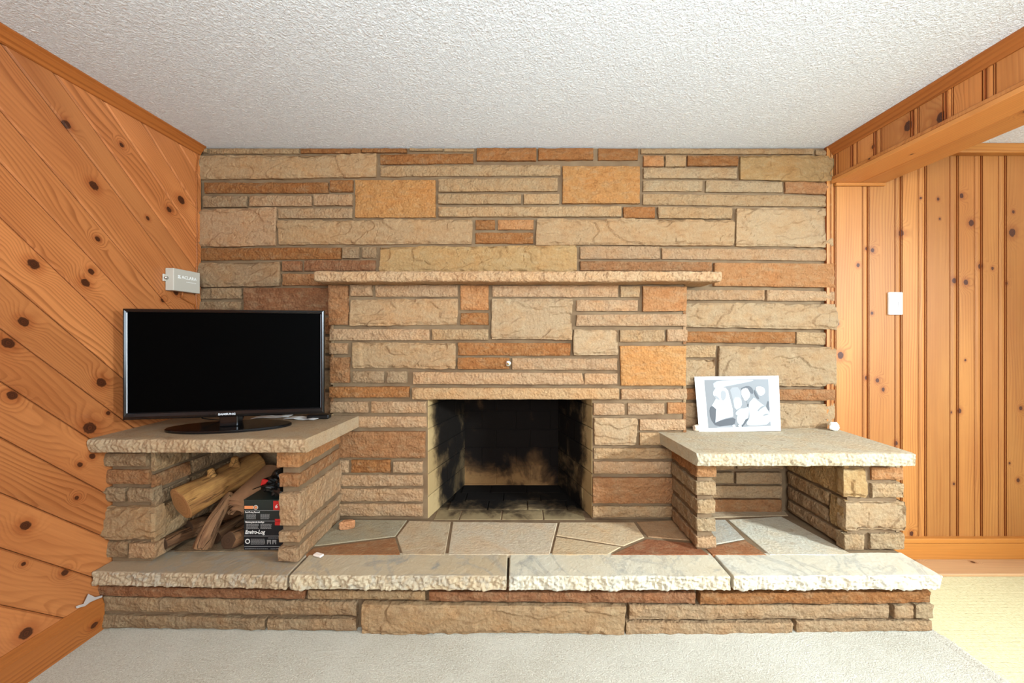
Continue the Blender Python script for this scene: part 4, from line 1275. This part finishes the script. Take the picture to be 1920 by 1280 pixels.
log('thin log with a dark hollow end at the left foot of the firewood', [L3(306, 1020, 1.705), L3(322, 1012, 1.74), L3(345, 1002, 1.80), L3(372, 993, 1.88)], [.026, .026, .028, .028], M_BARK3, M_END_D)
log('low brown log with a dark sawn end beside the black box', [L3(428, 1013, 1.740), L3(446, 1007, 1.79), L3(470, 993, 1.86), L3(500, 977, 1.95)], [.036, .038, .039, .036], M_BARK3, M_END_D)
log('slim brown log lying low behind the crooked middle one', [L3(402, 1008, 1.80), L3(420, 996, 1.86), L3(438, 984, 1.93), L3(456, 972, 2.0)], [.030, .031, .031, .030], M_BARK2, M_END_D)
log('dark log deep under the largest bleached one', [L3(352, 992, 1.83), L3(374, 985, 1.88), L3(398, 978, 1.96), L3(418, 961, 2.04)], [.038, .040, .040, .036], M_BARK3, M_END_D)
log('long dark log lying against the left pier at the back', [L3(388, 930, 1.99), L3(420, 925, 2.01), L3(470, 920, 2.03), L3(505, 915, 2.04)], [.042, .044, .044, .04], M_BARK3, M_END_D)
log('dark log low at the back of the niche, under the others', [L3(398, 962, 2.01), L3(440, 960, 2.02), L3(500, 958, 2.03)], [.045, .046, .044], M_BARK3, M_END_D)

# folded brown paper sacks
M_PAPER = plain('brown_paper', '#8a6244', 0.85, 0.15, 0, 0.08)
sack = root('paper_bundle', 'bundle of folded brown paper sacks between the logs and the black box', 'paper bundle', W(445, 970, 1.84))
cs = Vector((-1.352, 1.812, 0.415))
for k in range(6):
    vs = []; fs = []; a0 = 0.022 + 0.0065 * k
    n = 14; dirv = Vector((0.03, 0.25, 0.10)).normalized()
    side = dirv.cross(Vector((0, 0, 1))).normalized(); upv = side.cross(dirv)
    for t in range(n):
        w = math.pi * (-0.10 + 1.28 * t / (n - 1))
        off = side * math.cos(w) * a0 * 1.3 + upv * math.sin(w) * a0 * 0.9
        for L_ in (0.0 + 0.006 * math.sin(k * 2.1 + t * .5), 0.12, 0.25):
            vs.append(cs + off + dirv * L_ + Vector((0, 0, 0.012 * k * 0.4)))
    m0 = len(vs); nn = [(v - cs) for v in vs]
    vs += [v + (side * 0 + upv * 0.0012) for v in vs]
    for t in range(n - 1):
        for q in range(2):
            a = t * 3 + q; fs.append((a, a + 3, a + 4, a + 1)); fs.append((m0 + a, m0 + a + 1, m0 + a + 4, m0 + a + 3))
        fs.append((t * 3, m0 + t * 3, m0 + t * 3 + 3, t * 3 + 3))
    obj('folded_sheet', vs, fs, M_PAPER, sack, sm=True)

# fire-log carton
def carton_mat():
    m = NT('dark_carton'); p = m.pos(); s = m.sep(p)
    c = m.mix(m.mr(s[2], 0.36, 0.52), hexc('#16171a'), hexc('#27302b')); return m.done(c, 0.4, None, 0.35)
M_CART = carton_mat(); M_RED = plain('red_print', '#b3201c', 0.5); M_ORA = plain('orange_print', '#e08a55', 0.5); M_INK = plain('white_print', '#dcd7d0', 0.5); M_DIM = plain('dim_print', '#8d8a86', 0.5)
YC = 1.762
bx = root('fire_log_box', 'dark green and black carton of fire logs with white lettering, beside the firewood', 'box', (-1.17, 1.9, ZH))
cx0, cx1, cz0, cz1 = XX(457, YC), -1.072, 0.2705, ZZ(937, YC)
bevel_box('carton', (cx0, YC, cz0), (cx1, YC + 0.26, cz1), 0.002, M_CART, bx)
bevel_box('lid_flap', (cx0 - .001, YC - .001, cz1 - 0.002), (cx1 + .001, YC + .13, cz1 + 0.0015), 0.0008, M_CART, bx)
def CP(x, y): return (440 + x / 8.0, 880 + y / 8.0)                 # measured on the 8x close view
def flatbox(name, x0, y0, x1, y1, mat, o=0.0006):
    a = W(*CP(x0, y1), YC); b = W(*CP(x1, y0), YC)
    return ((a.x, YC - o, a.z), (min(b.x, cx1), YC + 0.0002, b.z))
def T(s, x, y, px_h, mat, bold=0.0, shear=0.0, sx=1.0):
    q = W(*CP(x, y), YC); size = px_h / 8.0 * YC / F / 0.72
    return text('lettering', s, size, Vector((q.x, YC - 0.0008, q.z)), RF, mat, bx, 0.0003, bold, 'LEFT', shear, sx)
boxes('rule_line', [flatbox('', 145, 612, 690, 618, M_DIM), flatbox('', 145, 768, 690, 773, M_DIM), flatbox('', 145, 993, 700, 998, M_DIM), flatbox('', 145, 1150, 700, 1158, M_DIM)], M_DIM, bx)
T('Enviro-Log', 158, 962, 60, M_INK, 0.0006, 0.22, 0.80)
T('Semi-Firelog Flavored', 158, 648, 24, M_INK, 0.0002, 0, 0.75)
T('Flamme grain de chauffage', 160, 797, 24, M_INK, 0.0002, 0.1, 0.80)
boxes('printed_badge', [flatbox('', 148, 543, 280, 590, M_ORA)], M_ORA, bx)
c_ = W(*CP(317, 567), YC)
def ringmesh(cx_, cz_, r0, r1, mat, name, y=YC - .0009, n=20):
    vs = []
    for r_ in (r0, r1):
        for yy in (y, YC): 
            for i in range(n): a = 2 * math.pi * i / n; vs.append((cx_ + r_ * math.cos(a), yy, cz_ + r_ * math.sin(a)))
    fs = []
    for i in range(n):
        j = (i + 1) % n; fs += [(i, j, 2 * n + j, 2 * n + i), (2 * n + i, 2 * n + j, 3 * n + j, 3 * n + i)]
    return obj(name, vs, fs, mat, bx)
ringmesh(c_.x, c_.z, 0.0001, 0.0065, M_ORA, 'printed_badge'); ringmesh(c_.x, c_.z, 0.0085, 0.0105, M_INK, 'printed_ring')
c_ = W(*CP(195, 1075), YC); ringmesh(c_.x, c_.z, 0.0075, 0.0115, M_INK, 'printed_ring')
boxes('printed_patch', [flatbox('', 580, 470, 690, 606, M_RED)], M_RED, bx); boxes('printed_patch', [flatbox('', 605, 740, 690, 835, M_RED)], M_RED, bx)
T('6', 605, 575, 55, M_INK, 0.0004, 0.2)
small = []
for (x0, x1, ys) in ((175, 320, range(668, 735, 13)), (388, 525, range(668, 735, 13)), (175, 360, range(815, 888, 13)), (388, 555, range(815, 888, 13)), (245, 455, range(1040, 1120, 15)), (505, 655, (1022,)), (155, 500, (1185,)), (540, 680, (1185,))):
    for y in ys:
        x = x0
        while x < x1 - 10:
            w_ = random.uniform(14, 34); small.append(flatbox('', x, y, min(x + w_, x1), y + 6, M_DIM)); x += w_ + 6
boxes('small_print', small, M_DIM, bx)['kind'] = 'stuff'
boxes('pictogram', [flatbox('', 485, 1055, 545, 1070, M_DIM), flatbox('', 487, 1070, 500, 1118, M_DIM), flatbox('', 530, 1070, 543, 1118, M_DIM), flatbox('', 508, 1075, 522, 1092, M_DIM),
                    flatbox('', 565, 1055, 625, 1070, M_DIM), flatbox('', 567, 1070, 580, 1118, M_DIM), flatbox('', 610, 1070, 623, 1118, M_DIM), flatbox('', 588, 1075, 602, 1092, M_DIM)], M_DIM, bx)
# crumpled black bag with a red label on top of the carton
def blob(name, c, rx, ry, rz, mat, parent, amp=0.25, f=3.0, nu=36, nv=22):
    vs, fs = [], []
    c = Vector(c)
    for i in range(nv + 1):
        th = math.pi * i / nv
        for k in range(nu):
            ph = 2 * math.pi * k / nu
            d = Vector((math.sin(th) * math.cos(ph), math.sin(th) * math.sin(ph), math.cos(th)))
            s = 1 + amp * (noise.noise(d * f + c * 7) + 0.6 * (noise.voronoi(d * f * 1.6 + c * 3)[0][0] - .5))
            vs.append(c + Vector((d.x * rx * s, d.y * ry * s, max(-rz * .72, d.z * rz * s))))
    for i in range(nv):
        for k in range(nu): fs.append((i * nu + k, (i + 1) * nu + k, (i + 1) * nu + (k + 1) % nu, i * nu + (k + 1) % nu))
    return obj(name, vs, fs, mat, parent)
bag = root('plastic_bag', 'crumpled glossy black plastic bag with a red label, lying on the fire log box', 'bag', (-1.15, 1.85, 0.51))
blob('film', (-1.150, 1.865, cz1 + 0.045), 0.080, 0.085, 0.058, plain('black_film', '#15120f', 0.25, 0.5), bag, 0.4, 3.5)
rl = W(497, 904, 1.80)
bevel_box('red_label', (rl.x - .014, 1.790, rl.z - .018), (rl.x + .014, 1.802, rl.z + .016), 0.003, M_RED, bag, xf=Matrix.Translation(rl) @ Matrix.Rotation(0.25, 4, 'Y') @ Matrix.Translation(-rl))
tube('strap', [W(474, 917, 1.78), W(487, 912, 1.775), W(503, 911, 1.77), W(518, 914, 1.775)], 0.0028, M_BLACKP, bag, 6)

# ------------------------------------------------------------------ odds and ends
def chip(label, cat, px, py, Yc, z, sx, sy, sz, mat, name, rz=0.0, color=None):
    c = Vector((XX(px, Yc), Yc, z + sz / 2)); sd = random.random() * 9
    bm = bmesh.new(); bmesh.ops.create_icosphere(bm, subdivisions=3, radius=1.0)
    for v in bm.verts:
        d = v.co.copy(); s = 1 + 0.25 * noise.noise(d * 2 + Vector((sd, 0, 0))) + 0.14 * (noise.voronoi(d * 5)[0][0] - .4)
        q = Vector((max(-.8, min(.8, d.x * s)) * sx / 1.6, max(-.8, min(.8, d.y * s)) * sy / 1.6, max(-.7, min(.8, d.z * s)) * sz / 1.5))
        v.co = Matrix.Rotation(rz, 3, 'Z') @ q + c
    bm.verts.index_update()
    V = [v.co.copy() for v in bm.verts]; Fc = [tuple(v.index for v in f.verts) for f in bm.faces]; bm.free()
    return tag(obj(name, V, Fc, mat, None, color=color), label, cat)
chip('broken chip of orange stone lying on the grey flagstone left of the firebox', 'stone', 651, 996, 1.96, ZH + .001, 0.075, 0.032, 0.040, M_STONE, 'stone_chip', 0.25, hexc('#cf9a70'))
ers = bevel_box('eraser', (-0.928, 1.705, 0.2695), (-0.884, 1.727, 0.2785), 0.003, plain('pink_white', '#e3cfc0', 0.6), None, segs=2, xf=Matrix.Translation((-0.906, 1.716, 0)) @ Matrix.Rotation(-0.35, 4, 'Z') @ Matrix.Translation((0.906, -1.716, 0)))
tag(ers, 'small pinkish white eraser on the marble slab at the foot of the left shelf', 'eraser')
M_TISSUE = plain('white_tissue', '#ece8e0', 0.9, 0.1)
chip('small crumpled white tissue at the back right corner of the right shelf', 'tissue', 1564, 800, 2.105, 0.741, 0.050, 0.035, 0.042, M_TISSUE, 'tissue', 0.6)
chip('small pale shell-like scrap at the lower left corner of the leaning picture', 'scrap', 1309, 803, 2.10, 0.741, 0.055, 0.03, 0.032, plain('pale_scrap', '#cdb49b', 0.7), 'paper_scrap', 0.2)
# torn cobweb-like caulk on the left baseboard top
cw = root('torn_caulk', 'torn grey-white strip of caulk on the left baseboard beside the hearth', 'caulk', (-1.79, 1.6, 0.15))
M_CAULK = plain('grey_caulk', '#a99a90', 0.9, 0.1)
K = lambda px, py: Vector(kleft(px, py, 0)[:3]) + Vector((0.012, 0, 0))
web = [[K(137, 1137), K(152, 1132), K(160, 1114), K(172, 1120), K(186, 1116)], [K(138, 1139), K(154, 1135), K(163, 1128), K(172, 1124), K(186, 1119)], [K(155, 1136), K(161, 1126), K(166, 1122)]]
for a, b in ((web[0], web[1]),):
    vs = a + b; vs += [v + Vector((.002, 0, 0)) for v in vs]; n = len(a)
    fs = [(i, i + 1, n + i + 1, n + i) for i in range(n - 1)] + [(2 * n + i, 3 * n + i, 3 * n + i + 1, 2 * n + i + 1) for i in range(n - 1)]
    fs += [(i, 2 * n + i, 2 * n + i + 1, i + 1) for i in range(n - 1)] + [(n + i, n + i + 1, 3 * n + i + 1, 3 * n + i) for i in range(n - 1)]
    obj('caulk_web', vs, fs, M_CAULK, cw)
tube('caulk_strand', web[0], 0.0022, M_CAULK, cw, 6); tube('caulk_strand', web[1], 0.0022, M_CAULK, cw, 6)
